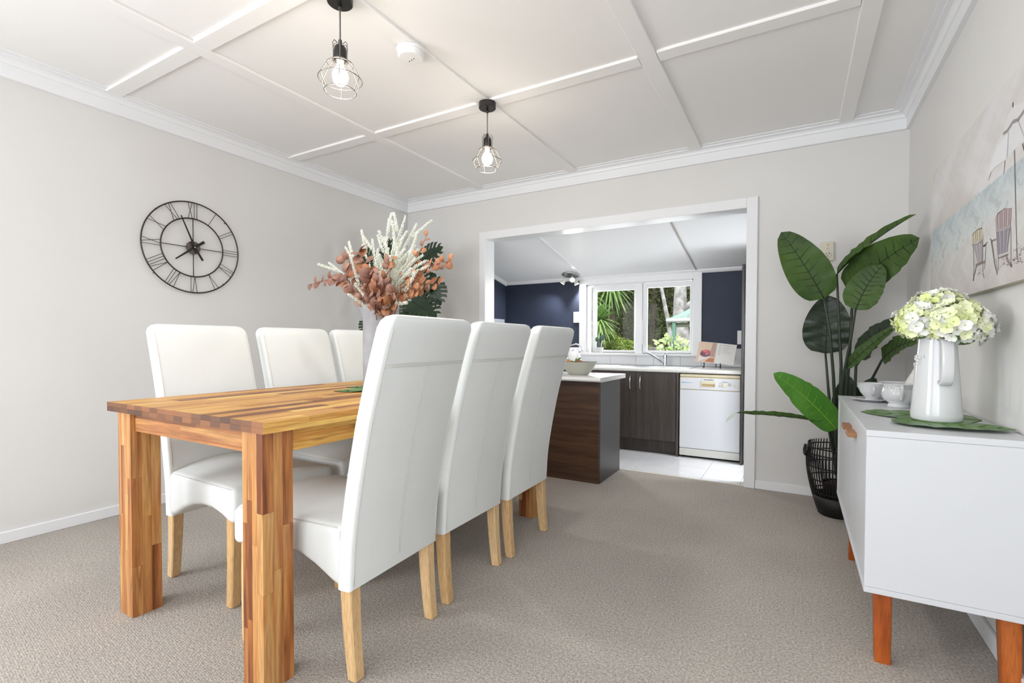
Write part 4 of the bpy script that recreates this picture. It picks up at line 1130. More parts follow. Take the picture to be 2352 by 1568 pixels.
# ================================================================ pendant lamps and smoke detector
def pendant(x, y, lab):
    t = thing('pendant_lamp', (x, y, ZC), lab, 'lamp', 'wire cage pendant lamps over the dining table')
    c = Vector((x, y, 0))
    MB().lathe([(0, ZC-BT), (0.052, ZC-BT), (0.052, ZC-0.046), (0.049, ZC-0.049), (0, ZC-0.049)][::-1], c, 32).build('canopy', M['pblack'], t, True, angle=40)
    MB().tube([c+Vector((0, 0, ZC-0.052)), c+Vector((0, 0, ZC-0.075))], 0.007, 8).build('cord_grip', M['pblack'], t, True)
    MB().tube([c+Vector((0, 0, ZC-0.06)), c+Vector((0, 0, 2.315))], 0.0033, 8).build('cord', M['cord'], t, True)
    MB().lathe([(0, 2.322), (0.007, 2.322), (0.008, 2.305), (0.014, 2.300), (0.024, 2.290), (0.0255, 2.275), (0.0255, 2.238), (0.022, 2.232), (0, 2.232)][::-1], c, 24).build('lamp_holder', M['pblack'], t, True, angle=40)
    cage = MB()
    zr = [(2.222, 0.052), (2.158, 0.088), (2.108, 0.064)]
    for (z, r) in zr:
        cage.tube([c+Vector((r*cos(2*pi*k/40), r*sin(2*pi*k/40), z)) for k in range(40)], 0.0020, 6, closed=True)
    cage.tube([c+Vector((0.032*cos(2*pi*k/24), 0.032*sin(2*pi*k/24), 2.236)) for k in range(24)], 0.0018, 6, closed=True)
    for k in range(6):
        a = 2*pi*k/6+0.3; d = Vector((cos(a), sin(a), 0))
        pts = [c+d*0.012+Vector((0, 0, 2.306)), c+d*0.026+Vector((0, 0, 2.313)), c+d*0.033+Vector((0, 0, 2.300)), c+d*0.031+Vector((0, 0, 2.27)), c+d*0.031+Vector((0, 0, 2.240)), c+d*0.052+Vector((0, 0, 2.222)), c+d*0.088+Vector((0, 0, 2.158)), c+d*0.064+Vector((0, 0, 2.108))]
        cage.tube(pts, 0.0018, 6)
    cage.build('wire_cage', M['ironlit'], t, True)
    MB().lathe([(0, 2.132), (0.016, 2.136), (0.028, 2.149), (0.033, 2.168), (0.031, 2.184), (0.023, 2.200), (0.014, 2.212), (0.0135, 2.236), (0, 2.236)], c, 24).build('bulb', M['bulb'], t, True)
    add_light('pendant_bulb_light', 'POINT', (x, y, 2.07), 2.2, (1, 0.94, 0.86), 0.05)
    add_light('pendant_fill_light', 'SPOT', (x, y, 2.085), 12, (1, 0.97, 0.93), 0.06, target=(x, y, 0), spot=radians(172))  # added spot, fills lower walls and carpet while sparing the ceiling
    return t
pendant(-1.655, 2.505, 'black wire cage pendant lamp with lit bulb, far one towards the kitchen')
pendant(-1.690, 1.436, 'black wire cage pendant lamp with lit bulb, near one at the top')
sdx, sdy = -1.690, 1.868
sdt = thing('smoke_detector', (sdx, sdy, ZC-BT), 'round white smoke detector on the ceiling between the two pendant lamps', 'smoke detector')
zz = ZC-BT
MB().lathe([(0, zz), (0.062, zz), (0.070, zz-0.004), (0.070, zz-0.014), (0.060, zz-0.017), (0, zz-0.017)][::-1], (sdx, sdy, 0), 40).build('base', M['smoke'], sdt, True, angle=40)
MB().lathe([(0, zz-0.017), (0.064, zz-0.017), (0.064, zz-0.034), (0.056, zz-0.044), (0.020, zz-0.046), (0, zz-0.046)][::-1], (sdx, sdy, 0), 40).build('cover', M['smoke'], sdt, True, angle=40)
g_ = MB()
for k in range(3): g_.ball((sdx-0.02+0.018*k, sdy+0.012-0.004*k, zz-0.046), 0.003, 8, 6)
g_.build('test_button', M['iron'], sdt, True)

# ================================================================ grey vase with bouquet
VC = Vector((-1.826, 1.80, TZ+0.0045))
vase = thing('concrete_vase', VC, 'tall pale grey concrete-look vase with pouring lip, holding the bouquet on the dining table', 'vase')
prof = [(0, 0), (0.083, 0), (0.088, 0.006), (0.090, 0.10), (0.090, 0.24), (0.088, 0.33), (0.086, 0.385), (0.088, 0.408), (0.085, 0.412), (0.081, 0.406), (0.081, 0.33), (0.083, 0.05), (0, 0.03)]
R = []; nn = 44
lipd = atan2(-0.49, -0.87)
for (r, z) in prof:
    ring = []
    for k in range(nn):
        a = 2*pi*k/nn; da = (a-lipd+pi) % (2*pi)-pi; rr = r
        if r > 0.05 and z > 0.32: rr += 0.032*((z-0.32)/0.09)**1.2*math.exp(-(da/0.55)**2)
        ring.append((VC.x+max(rr, 1e-4)*cos(a), VC.y+max(rr, 1e-4)*sin(a), VC.z+z))
    R.append(ring)
MB().rings(R).build('body', M['concrete'], vase, True)
mouth = VC+Vector((0, 0, 0.40))
def coin_leaf_mesh(mt, nm, r=0.021, pt=0.10):
    mb = MB(); n = 12
    top_ = []; 
    for k in range(n):
        a = 2*pi*k/n; rr = r*(1+pt*max(0, cos(a))**3)
        x_, y_ = rr*cos(a)+r, rr*sin(a)*0.95
        top_.append(Vector((x_, y_, 0.22*y_*y_/r+0.10*(x_-r)**2/r*-1)))
    c = Vector((r, 0, -0.0015)); v = [c]+top_
    v2 = [p-Vector((0, 0, 0.0006)) for p in v]; m_ = len(v)
    f = [(0, 1+k, 1+(k+1) % n) for k in range(n)]+[(m_, m_+1+(k+1) % n, m_+1+k) for k in range(n)]+[(1+k, m_+1+k, m_+1+(k+1) % n, 1+(k+1) % n) for k in range(n)]
    mb.add(v+v2, f); mb.tube([(-0.004, 0, 0), (r*1.9, 0, -0.001)], 0.0006, 4)
    o = mb.build(nm, mt, None, True); me = o.data; bpy.data.objects.remove(o); return me
CL = [coin_leaf_mesh(M['bronze'], 'coin_leaf_a'), coin_leaf_mesh(M['bronze2'], 'coin_leaf_b', 0.019, 0.4)]
rd = random.Random(21)
def eucalyptus(tip, Yt, ctrl, Yc, nl, kind, lab, start=0.30, sc=1.0):
    t_ = px(1, Yt, *tip); c_ = px(1, Yc, *ctrl)
    th = thing('eucalyptus_branch', mouth, lab, 'branch', 'bronze eucalyptus branches in the vase')
    s0 = mouth+Vector((rd.uniform(-.04, .04), rd.uniform(-.04, .04), -0.12))
    path = bez(s0, c_, t_, 16)
    MB().tube(path, [0.0024-0.0012*i/16 for i in range(17)], 5).build('stem', M['bstem'], th, True)
    for k in range(nl):
        u = start+(1-start)*(k+0.5)/nl; i = min(15, int(u*16)); p = path[i].lerp(path[i+1], u*16-i); tg = (path[i+1]-path[i]).normalized()
        side = tg.cross(Vector((0.2, -0.9, 0.3))).normalized()*(1 if k % 2 else -1)
        d = (side*0.85+tg*0.45+Vector((rd.uniform(-.5, .5), rd.uniform(-.7, .3), rd.uniform(-.5, .4)))).normalized()
        nr = (Vector((-0.2, -0.8, 0.35))+Vector((rd.uniform(-.7, .7), rd.uniform(-.4, .4), rd.uniform(-.6, .6))))
        z_ = (nr-d*nr.dot(d)).normalized(); y_ = z_.cross(d)
        m4 = Matrix(((d.x, y_.x, z_.x), (d.y, y_.y, z_.y), (d.z, y_.z, z_.z)))
        o = mesh_obj('leaf', CL[kind] if rd.random() < 0.85 else CL[1-kind], th)
        o.location = p-ORG[th.name]; o.rotation_euler = m4.to_euler()
        s2 = sc*rd.uniform(0.8, 1.2)*(1.1-0.35*max(0, u-0.6)); o.scale = (s2, s2, s2)
    return th
LBL = 'bronze eucalyptus branch in the vase, '
eucalyptus((712, 655), 1.72, (820, 600), 1.74, 13, 0, LBL+'longest one reaching far left', 0.42, 0.95)
eucalyptus((768, 640), 1.66, (830, 640), 1.70, 15, 0, LBL+'low on the left side', 0.30)
eucalyptus((790, 590), 1.72, (838, 630), 1.74, 13, 0, LBL+'rising to the upper left', 0.35, 1.15)
eucalyptus((822, 575), 1.70, (858, 630), 1.72, 14, 0, LBL+'upright left of centre', 0.30, 1.2)
eucalyptus((848, 615), 1.62, (862, 665), 1.66, 13, 0, LBL+'short one at the centre front', 0.30, 1.1)
eucalyptus((895, 590), 1.66, (880, 640), 1.70, 10, 0, LBL+'centre one topped by a single round leaf', 0.35, 1.1)
eucalyptus((885, 650), 1.60, (872, 680), 1.64, 12, 0, LBL+'shortest one over the front rim', 0.25)
eucalyptus((840, 660), 1.60, (858, 680), 1.64, 12, 0, LBL+'drooping over the left rim', 0.25)
eucalyptus((982, 535), 1.78, (938, 640), 1.76, 11, 1, LBL+'thin one rising to the upper right', 0.40, 0.8)
eucalyptus((1036, 600), 1.78, (950, 600), 1.76, 15, 1, LBL+'longest one reaching far right', 0.35, 0.9)
eucalyptus((1008, 655), 1.72, (930, 630), 1.72, 15, 1, LBL+'low on the right side', 0.32, 0.95)
eucalyptus((962, 668), 1.64, (905, 650), 1.66, 14, 1, LBL+'short one over the right rim', 0.28)
eucalyptus((1000, 605), 1.70, (920, 640), 1.70, 12, 1, LBL+'copper-coloured, middle right', 0.40, 0.9)
eucalyptus((905, 672), 1.58, (885, 685), 1.62, 11, 0, LBL+'low one right of the lip', 0.2)
eucalyptus((868, 640), 1.58, (866, 670), 1.62, 12, 0, LBL+'low one in the middle above the lip', 0.2)
def spray(tip, Yt, ctrl, Yc, lab, nb=4, spread=1.0):
    """cream flower spray: side spikes crowded with tiny florets"""
    t_ = px(1, Yt, *tip); c_ = px(1, Yc, *ctrl)
    th = thing('cream_flower_spray', mouth, lab, 'flower spray', 'cream flower sprays in the vase')
    s0 = mouth+Vector((rd.uniform(-.03, .03), rd.uniform(-.03, .03), -0.10))
    path = bez(s0, c_, t_, 14)
    MB().tube(path, 0.0019, 5).build('stem', M['creamfl'], th, True)
    mb = MB()
    def spike(a, b_, n_):
        ax = (b_-a).normalized()
        for k in range(n_):
            u = k/n_; p = a.lerp(b_, u)
            an = k*2.4; o1 = ax.orthogonal().normalized(); o2 = ax.cross(o1)
            d = (o1*cos(an)+o2*sin(an))*rd.uniform(0.0045, 0.0092)*(1.0-0.35*u)
            mb.ball(p+d, 0.0030*rd.uniform(0.6, 1.25), 4, 3)
    spike(path[8], path[14], 110)
    L_ = (path[14]-path[6]).length
    for j in range(nb):
        u = 0.30+0.5*j/max(1, nb-1); i = int(u*14); p = path[i]
        tg = (path[i+1]-path[i]).normalized(); s_ = tg.cross(Vector((0.3, -0.85, 0.1))).normalized()*(1 if j % 2 else -1)
        e = p+(tg*0.85+s_*0.42*spread+Vector((rd.uniform(-.1, .1), rd.uniform(-.25, .05), rd.uniform(-.05, .1)))).normalized()*rd.uniform(0.12, 0.18)
        spike(p.lerp(e, 0.2), e, 100)
        mb.tube([p, e], 0.0012, 4)
    o = mb.build('florets', M['creamfl'], th, True); o['kind'] = 'stuff'
SL = 'cream-white feathery flower spray in the vase, '
spray((932, 495), 1.90, (890, 600), 1.86, SL+'tallest, pointing to the room corner', 5)
spray((958, 513), 1.92, (900, 600), 1.88, SL+'second tallest, bending right', 4)
spray((893, 502), 1.94, (880, 590), 1.88, SL+'tall and upright', 4, 0.6)
spray((855, 548), 1.92, (868, 620), 1.86, SL+'upright, left of the tallest', 3, 0.6)
spray((832, 562), 1.88, (858, 630), 1.84, SL+'leaning slightly left', 2, 0.6)
spray((793, 566), 1.84, (840, 640), 1.82, SL+'pointing upper left', 2, 0.6)
spray((754, 602), 1.80, (830, 650), 1.80, SL+'long one at far left', 3, 0.7)
spray((962, 572), 1.78, (905, 620), 1.78, SL+'reaching right at mid height', 5)
spray((955, 592), 1.74, (900, 640), 1.74, SL+'reaching right in front', 5)
spray((945, 615), 1.70, (895, 660), 1.70, SL+'low right of centre', 4)
spray((948, 672), 1.66, (900, 680), 1.68, SL+'drooping low right', 3)
spray((815, 650), 1.64, (845, 690), 1.68, SL+'drooping low left', 2, 0.6)
spray((905, 560), 1.76, (885, 640), 1.76, SL+'full one at the centre', 5, 1.5)
spray((925, 545), 1.84, (890, 640), 1.82, SL+'behind the centre, bending right', 5, 1.1)

# big leaf mats under the vase
def tleaf(b, t, w, z, lab, seed, mt):
    b = Vector((*b, z)); t = Vector((*t, z))
    mb = MB(); vn = MB()
    blade(mb, b, t, (b+t)/2, (0, 0, 1), w, 0.02, bprof, 14, 4, 0.05, seed, vn, 0.0014, thick=0.0012)
    th = thing('place_mat_leaf', (b+t)/2, lab, 'leaf', None)
    mb.build('blade', M[mt], th, True); vn.build('veins', M['vein'], th, True)
tleaf((-1.62, 1.98), (-1.885, 1.555), 0.24, TZ+0.0022, 'light green leaf mat under the grey vase on the dining table, front one', 5, 'bopl')
tleaf((-1.72, 2.05), (-2.000, 1.730), 0.20, TZ+0.0012, 'green leaf mat under the grey vase on the dining table, rear one', 6, 'matleaf')
vase.location.z += 0.002
for ch_ in (): pass

# ================================================================ monstera in the corner
MC = Vector((-2.98, 3.34, 0))
mon = thing('monstera_plant', MC, 'dark green split-leaf plant standing in the far left corner behind the vase', 'plant')
def monstera(center, up, nrm, size, seed, curl=0.12):
    """heart shaped blade with deep side splits, centre = leaf base"""
    rr = random.Random(seed); up = Vector(up).normalized(); nrm = Vector(nrm).normalized()
    side = up.cross(nrm).normalized(); nrm = side.cross(up).normalized()
    mb = MB(); n = 7
    def P(u, s_):   # u along, s_ across in size units
        return center+up*(u*size)+side*(s_*size)-nrm*(curl*size*((u-0.35)**2*1.2+s_*s_*0.9))
    mb.tube([P(u, 0)+nrm*0.001 for u in (0, .2, .4, .6, .8, 1.0)], [0.004, .0035, .003, .002, .0015, .001], 5)
    for sg in (-1, 1):
        for k in range(n):
            u0 = -0.04+k*0.145; u1 = u0+0.118
            wid = 0.50*sin(pi*min(1, (k+1.4)/(n+1.2)))**0.7
            m0, m1 = (u0+0.0), (u1+0.012)
            # root strip continuous near midrib, lobe beyond
            pts = [(max(0, m0), 0.0), (max(0.0, m0)-0.02, wid*0.35*sg), (u0+0.09-0.10*(k < 2), wid*0.75*sg), (u0+0.17-0.16*(k < 2)-0.03, wid*1.0*sg), (u1+0.14-0.14*(k < 2), wid*0.92*sg), (u1+0.04, wid*0.55*sg), (m1+0.03, wid*0.28*sg), (m1+0.02, 0.0)]
            v = [P(a, b_) for a, b_ in pts]
            if k == 0: v[1] = P(-0.16, wid*0.30*sg); v[2] = P(-0.20, wid*0.62*sg)
            f = [(0, 1, 6, 7), (1, 2, 5, 6), (2, 3, 4, 5)]
            if sg < 0: f = [tuple(reversed(q)) for q in f]
            v2 = [q-nrm*0.0012 for q in v]
            mb.add(v+v2, f+[tuple(reversed([a+8 for a in q])) for q in f])
        mb.add([P(0.93, 0), P(0.95, 0.16*sg), P(1.12, 0.0), P(1.0, 0.0)], [(0, 1, 2, 3)])
    lf = mb.build('leaf', M['monst'], mon, True)
    pts = bez(center, (center+MC)/2+Vector((0, 0, 0.35)), MC+Vector((rr.uniform(-.03, .03), rr.uniform(-.03, .03), 0.42)), 12)
    MB().tube(pts, 0.006, 6).build('stem', M['gstem'], mon, True)
ML = [((930, 640), 3.30, (0.55, 0, -0.15), (0.2, -0.9, 0.35), 0.30), ((960, 605), 3.40, (0.5, 0, 0.25), (0.0, -0.95, 0.3), 0.27),
      ((945, 690), 3.20, (0.75, -0.1, -0.35), (0.2, -0.7, 0.7), 0.30), ((985, 640), 3.35, (0.4, 0, -0.75), (0.35, -0.9, 0.1), 0.24),
      ((860, 620), 3.02, (-0.6, 0, 0.45), (-0.1, -0.95, 0.2), 0.26), ((890, 610), 3.2, (0.0, 0, 1), (0, -1, 0.1), 0.22),
      ((850, 650), 2.98, (-0.85, 0, -0.35), (0.0, -0.9, 0.4), 0.20), ((846, 728), 2.95, (-0.35, 0, -0.9), (0.3, -0.8, 0.3), 0.16),
      ((925, 715), 3.15, (0.95, 0, -0.25), (0.1, -0.5, 0.85), 0.26), ((900, 690), 3.2, (0.3, 0, -0.9), (0.1, -0.9, 0.3), 0.22)]
for i, (p, Y, up, nr, sz) in enumerate(ML):
    monstera(px(1, Y, *p), up, nr, sz, i)
MB().lathe([(0, 0.0), (0.13, 0.0), (0.16, 0.30), (0.165, 0.34), (0.150, 0.34), (0.145, 0.30), (0, 0.30)], MC, 32).build('pot', M['stone'], mon, True, angle=40)
MB().lathe([(0, 0.301), (0.144, 0.301), (0.10, 0.33), (0, 0.34)], MC, 20).build('soil', M['soil'], mon, True)
MB().tube([MC+Vector((0, 0, 0.33)), MC+Vector((0.01, 0.0, 0.5))], 0.022, 8).build('trunk', M['gstem'], mon, True)

# ================================================================ kitchen island
isl = thing('kitchen_island', (-1.75, 3.68, 0), 'dark wenge kitchen island with pale laminate top, standing in the kitchen opening', 'island')
MB().box(-2.30, -1.284, 3.450, 3.905, 0.0, 0.765).build('carcass', M['darkwood'], isl)
MB().cbox(-2.318, -1.272, 3.432, 3.450, 0.0, 0.765, 0.001).build('front_panel', M['darkwood'], isl)
MB().cbox(-1.284, -1.268, 3.4505, 3.918, 0.0, 0.765, 0.001).build('end_panel', M['darkpanel'], isl)
R = []
for yy, sh in ((3.352, 0.0),): pass
def slab(x0, x1, y0, y1, z0, z1, r, parent, name, m, roundfront=True):
    # bull-nosed long edge at y0; 
    prof_ = [(y1, z0), (y1, z1)]
    h = (z1-z0)/2
    for i in range(7):
        a = pi/2+pi*i/6
        prof_.append((y0+h+h*cos(a)*1.0, (z0+z1)/2+h*sin(a)))
    return MB().prism(prof_[::-1], 0, x0, x1).build(name, m, parent, True, angle=35)
slab(-2.36, -1.232, 3.350, 3.948, 0.766, 0.800, 0.01, isl, 'countertop', M['stone'])

# bowl of fruit
bc = Vector((-1.507, 3.60, 0.800))
bw = thing('fruit_bowl', bc, 'wide oval grey-green stoneware bowl of fruit on the kitchen island', 'bowl')
def oval(prof, c, sx, sy, n=40, lift=0.0, mb=None):
    R = []
    for (r, z) in prof:
        R.append([(c[0]+sx*max(r, 1e-4)*cos(2*pi*k/n), c[1]+sy*max(r, 1e-4)*sin(2*pi*k/n), c[2]+z+lift*r*r*cos(2*pi*k/n)**4) for k in range(n)])
    return MB().rings(R)
oval([(0, 0), (0.50, 0), (0.56, 0.006), (0.76, 0.040), (0.93, 0.082), (1.0, 0.100), (1.01, 0.102)], bc, 0.152, 0.105, lift=0.008).build('bowl_outside', M['bowl'], bw, True)
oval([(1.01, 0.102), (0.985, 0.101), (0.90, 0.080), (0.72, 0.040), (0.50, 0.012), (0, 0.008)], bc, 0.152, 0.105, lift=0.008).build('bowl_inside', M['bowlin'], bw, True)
def fruit(c, r, mt, lab, sc=(1, 1, 0.92), leaves=True):
    t = thing('apple', c, lab, 'fruit', 'fruit in the bowl'); c = Vector(c)
    MB().ball(c, r, 18, 12, sc).build('flesh', M[mt], t, True)
    MB().tube([c+Vector((0, 0, r*0.80)), c+Vector((0.004, 0, r*1.2))], 0.0012, 5).build('stalk', M['bstem'], t)
fruit(bc+Vector((-0.075, -0.01, 0.085)), 0.036, 'peach', 'yellow and red apple at the left of the bowl')
fruit(bc+Vector((-0.100, 0.045, 0.095)), 0.026, 'red', 'small red fruit behind the apple')
fruit(bc+Vector((0.008, 0.0, 0.096)), 0.026, 'red', 'round red pomegranate-like fruit at the right of the bowl')
fruit(bc+Vector((-0.035, 0.02, 0.088)), 0.024, 'red', 'red fruit in the middle behind the leaves')
fruit(bc+Vector((0.080, 0.01, 0.074)), 0.024, 'red', 'red fruit low at the right inside the bowl')
fb_ = thing('leafy_twig', bc+Vector((-0.02, -0.02, 0.09)), 'twig with small green leaves lying on the fruit', 'twig')
tb = MB(); tl = MB()
r0 = bc+Vector((-0.02, -0.02, 0.085))
for (dx, dz, l) in ((-0.03, 0.045, 0.03), (0.02, 0.065, 0.02), (0.005, 0.05, 0.0), (-0.05, 0.02, 0.0)):
    tb.tube([r0, r0+Vector((dx*0.5, 0, dz*0.5+0.008)), r0+Vector((dx, 0.0, dz))], 0.0012, 5)
for (dx, dz, ex, ez, w) in ((-0.040, 0.002, -0.068, 0.040, 0.020), (0.008, 0.010, 0.014, 0.048, 0.020), (0.018, 0.03, 0.055, 0.052, 0.018), (-0.01, 0.0, -0.03, 0.03, 0.018)):
    a = r0+Vector((dx, -0.004, dz)); b_ = r0+Vector((ex, -0.006, ez))
    blade(tl, a, b_, (a+b_)/2+Vector((0, -0.003, 0.004)), (0.2, -1, 0.3), w, 0.2, None, 8, 2)
tb.build('twig', M['bstem'], fb_, True); tl.build('leaves', M['gstem'], fb_, True)

# ================================================================ kitchen bench, units, dishwasher
bench = thing('kitchen_worktop', (-1.8, 4.93, 0.78), 'long pale laminate kitchen worktop under the window', 'worktop')
slab(KX+0.002, -0.415, 4.618, KY-0.011, 0.781, 0.816, 0.01, bench, 'slab', M['stone'])
def cabinet(x0, x1, doors, lab):
    t = thing('base_cabinet', ((x0+x1)/2, 4.94, 0), lab, 'cabinet', 'dark wood base cabinets under the kitchen window')
    MB().box(x0, x1, 4.662, 5.235, 0.13, 0.780).build('carcass', M['darkwoodz'], t)
    MB().box(x0, x1, 4.700, 4.716, 0.0, 0.1295).build('kickboard', M['darkwoodz'], t)
    for (a, b_, hx) in doors:
        d = MB().cbox(a+0.0015, b_-0.0015, 4.642, 4.660, 0.134, 0.777, 0.001).build('door', M['darkwoodz'], t)
        MB().tube([(hx, 4.642, 0.742), (hx, 4.622, 0.735), (hx, 4.613, 0.70), (hx, 4.611, 0.677), (hx, 4.613, 0.654), (hx, 4.622, 0.618), (hx, 4.642, 0.611)], 0.0048, 8).build('handle', M['steel'], d, True)
cabinet(-1.729, -0.967, ((-1.729, -1.348, -1.398), (-1.348, -0.967, -1.300)), 'two-door dark wood base cabinet with bow handles, beside the dishwasher')
cabinet(-2.495, -1.731, ((-2.495, -2.113, -2.16), (-2.113, -1.731, -2.06)), 'two-door dark wood base cabinet behind the island')
cabinet(-3.180, -2.497, ((-3.180, -2.838, -2.88), (-2.838, -2.497, -2.79)), 'two-door dark wood base cabinet in the far left kitchen corner')
ep = thing('end_panel', (-0.955, 4.94, 0), 'narrow dark upright panel between the cabinet and the dishwasher', 'panel')
MB().cbox(-0.965, -0.944, 4.640, 5.235, 0.0, 0.780, 0.001).build('panel', M['darkwoodz'], ep)
dwt = thing('dishwasher', (-0.674, 4.94, 0), 'white freestanding dishwasher with cream control panel trim under the worktop', 'dishwasher')
DX0, DX1, DY = -0.934, -0.420, 4.645
MB().box(DX0+0.004, DX1-0.004, DY+0.03, 5.22, 0.02, 0.742).build('cabinet_body', M['appl'], dwt)
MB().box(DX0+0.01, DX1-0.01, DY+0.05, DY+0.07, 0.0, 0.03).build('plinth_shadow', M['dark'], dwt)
MB().cbox(DX0, DX1, DY-0.004, 5.22, 0.745, 0.772, 0.006).build('lid', M['applcream'], dwt)
cpn = MB().cbox(DX0, DX1, DY-0.004, DY+0.03, 0.632, 0.743, 0.003).build('control_panel', M['applcream'], dwt)
MB().cbox(DX0+0.008, DX1-0.008, DY-0.006, DY, 0.638, 0.737, 0.001).build('panel_face', M['appl'], cpn)
MB().cbox(DX0, DX1, DY, DY+0.03, 0.092, 0.630, 0.003).build('door', M['appl'], dwt)
MB().cbox(DX0, DX1, DY, DY+0.03, 0.022, 0.088, 0.003).build('kick_panel', mat('kick_grey', C(206, 206, 200), 0.4), dwt)
hb = MB().box(-0.745, -0.625, DY-0.010, DY-0.004, 0.708-0.004, 0.712).box(-0.745, -0.741, DY-0.010, DY-0.004, 0.665, 0.708).box(-0.629, -0.625, DY-0.010, DY-0.004, 0.665, 0.708).box(-0.745, -0.625, DY-0.010, DY-0.004, 0.660, 0.665).box(-0.741, -0.629, DY-0.010, DY-0.004, 0.688, 0.704)
hb.build('door_latch', M['applcream'], cpn)
MB().box(-0.741, -0.629, DY-0.0068, DY-0.0055, 0.665, 0.688).build('latch_recess', mat('latch_shade', C(180, 160, 116), 0.5), cpn)
MB().lathe([(0, 0), (0.017, 0), (0.016, 0.012), (0, 0.013)], (-0.545, DY-0.006, 0.683), 24, axis=(0, -1, 0)).build('dial', M['applcream'], cpn, True, angle=40)
MB().lathe([(0, 0), (0.008, 0), (0.0075, 0.006), (0, 0.007)], (-0.582, DY-0.006, 0.679), 16, axis=(0, -1, 0)).build('button', M['applcream'], cpn, True, angle=40)
MB().lathe([(0, 0), (0.008, 0), (0.0075, 0.006), (0, 0.007)], (-0.468, DY-0.006, 0.680), 16, axis=(0, -1, 0)).build('button', M['applcream'], cpn, True, angle=40)
gm = mat('blue_stripe', C(120, 168, 220), 0.4)
ys_ = MB()
for k in range(10):
    pass
ys_.add([(-0.920, DY-0.0066, 0.6905), (-0.820, DY-0.0066, 0.6935), (-0.820, DY-0.0066, 0.6955), (-0.920, DY-0.0066, 0.6985)], [(0, 1, 2, 3)])
ys_.build('blue_stripe', gm, cpn)
def text(body, loc, size, mt, parent, name, ax='y', shear=0.0):
    cu = bpy.data.curves.new('lettering', 'FONT'); cu.body = body; cu.size = size; cu.align_x = 'CENTER'; cu.align_y = 'CENTER'; cu.extrude = 0.0002; cu.shear = shear; cu.resolution_u = 3; cu.offset = size*0.012
    o = bpy.data.objects.new('lettering', cu); COL.objects.link(o)
    bpy.context.view_layer.update()
    dg = bpy.context.evaluated_depsgraph_get()
    me = bpy.data.meshes.new_from_object(o.evaluated_get(dg)); bpy.data.objects.remove(o)
    me.materials.clear(); me.materials.append(mt)
    me.transform(Matrix.Rotation(pi/2, 4, 'X'))
    t = mesh_obj(name, me, parent); t.location = Vector(loc)-ORG[parent.name]
    return t
inkd = mat('black_print', C(60, 60, 70), 0.6)
text('Fisher&Paykel', (-0.682, DY-0.0072, 0.7255), 0.0145, inkd, cpn, 'lettering', shear=0.15)
text('Programme', (-0.545, DY-0.0072, 0.7095), 0.0095, inkd, cpn, 'lettering')
text('Start', (-0.582, DY-0.0072, 0.7010), 0.0070, inkd, cpn, 'lettering')
tb = MB()
for k in range(5):
    tb.box(-0.518, -0.500+0.004*(k % 3), DY-0.0072, DY-0.0066, 0.699-k*0.006, 0.7008-k*0.006)
tb.build('printed_lines', M['ink'], cpn)

# tall unit at the right of the dishwasher
tu = thing('tall_pantry_cupboard', (-0.1, 4.9, 0), 'tall dark brown pantry cupboard at the right edge of the kitchen opening', 'cupboard')
MB().cbox(-0.412, -0.392, 4.585, 5.235, 0.0, 1.735, 0.001).build('side_panel', wood('tall_panel_brown', [C(54, 50, 49), C(70, 65, 63)], 2, 20, 24, 0.3, knots=False, rand=False), tu)
MB().box(-0.391, 0.40, 4.66, 5.235, 0.0, 1.73).build('carcass', M['darkwoodz'], tu)
MB().cbox(-0.388, 0.0, 4.60, 4.62, 0.05, 1.73, 0.001).build('door', mat('blue_grey_door', C(74, 78, 92), 0.35), tu)

# sink, tap
sk = thing('kitchen_sink', (-1.40, 4.95, 0.816), 'stainless steel sink with drainer set into the worktop under the window', 'sink')
R = []
mb = MB()
mb.cbox(-1.90, -0.86, 4.73, 5.17, 0.8165, 0.820, 0.001)
mb.build('drainer', M['steel'], sk)
mb = MB().box(-1.62, -1.26, 4.78, 5.10, 0.8195, 0.8203); mb.build('basin', mat('basin_shade', C(120, 122, 124), 0.3, 0.8), sk)
mb = MB()
for k in range(9): mb.tube([(-1.20+k*0.035, 4.78, 0.8205), (-1.20+k*0.035, 5.10, 0.8205)], 0.0018, 5)
mb.build('drainer_ridges', M['steel'], sk)
tp = thing('mixer_tap', (-1.155, 5.12, 0.820), 'chrome mixer tap with long angled spout at the sink', 'tap')
MB().lathe([(0, 0), (0.024, 0), (0.024, 0.005), (0.019, 0.008), (0.018, 0.085), (0.021, 0.088), (0.021, 0.118), (0.014, 0.126), (0, 0.127)], (-1.180, 5.12, 0.820), 24).build('body', M['chrome'], tp, True, angle=40)
MB().tube([(-1.190, 5.11, 0.845), (-1.26, 5.08, 0.905), (-1.32, 5.05, 0.945), (-1.350, 5.035, 0.957), (-1.372, 5.03, 0.955), (-1.380, 5.025, 0.948)], [0.010, 0.0095, 0.009, 0.009, 0.010, 0.010], 10).build('spout', M['chrome'], tp, True)
MB().tube([(-1.180, 5.12, 0.935), (-1.165, 5.09, 0.952)], 0.006, 8).build('lever', M['chrome'], tp, True)

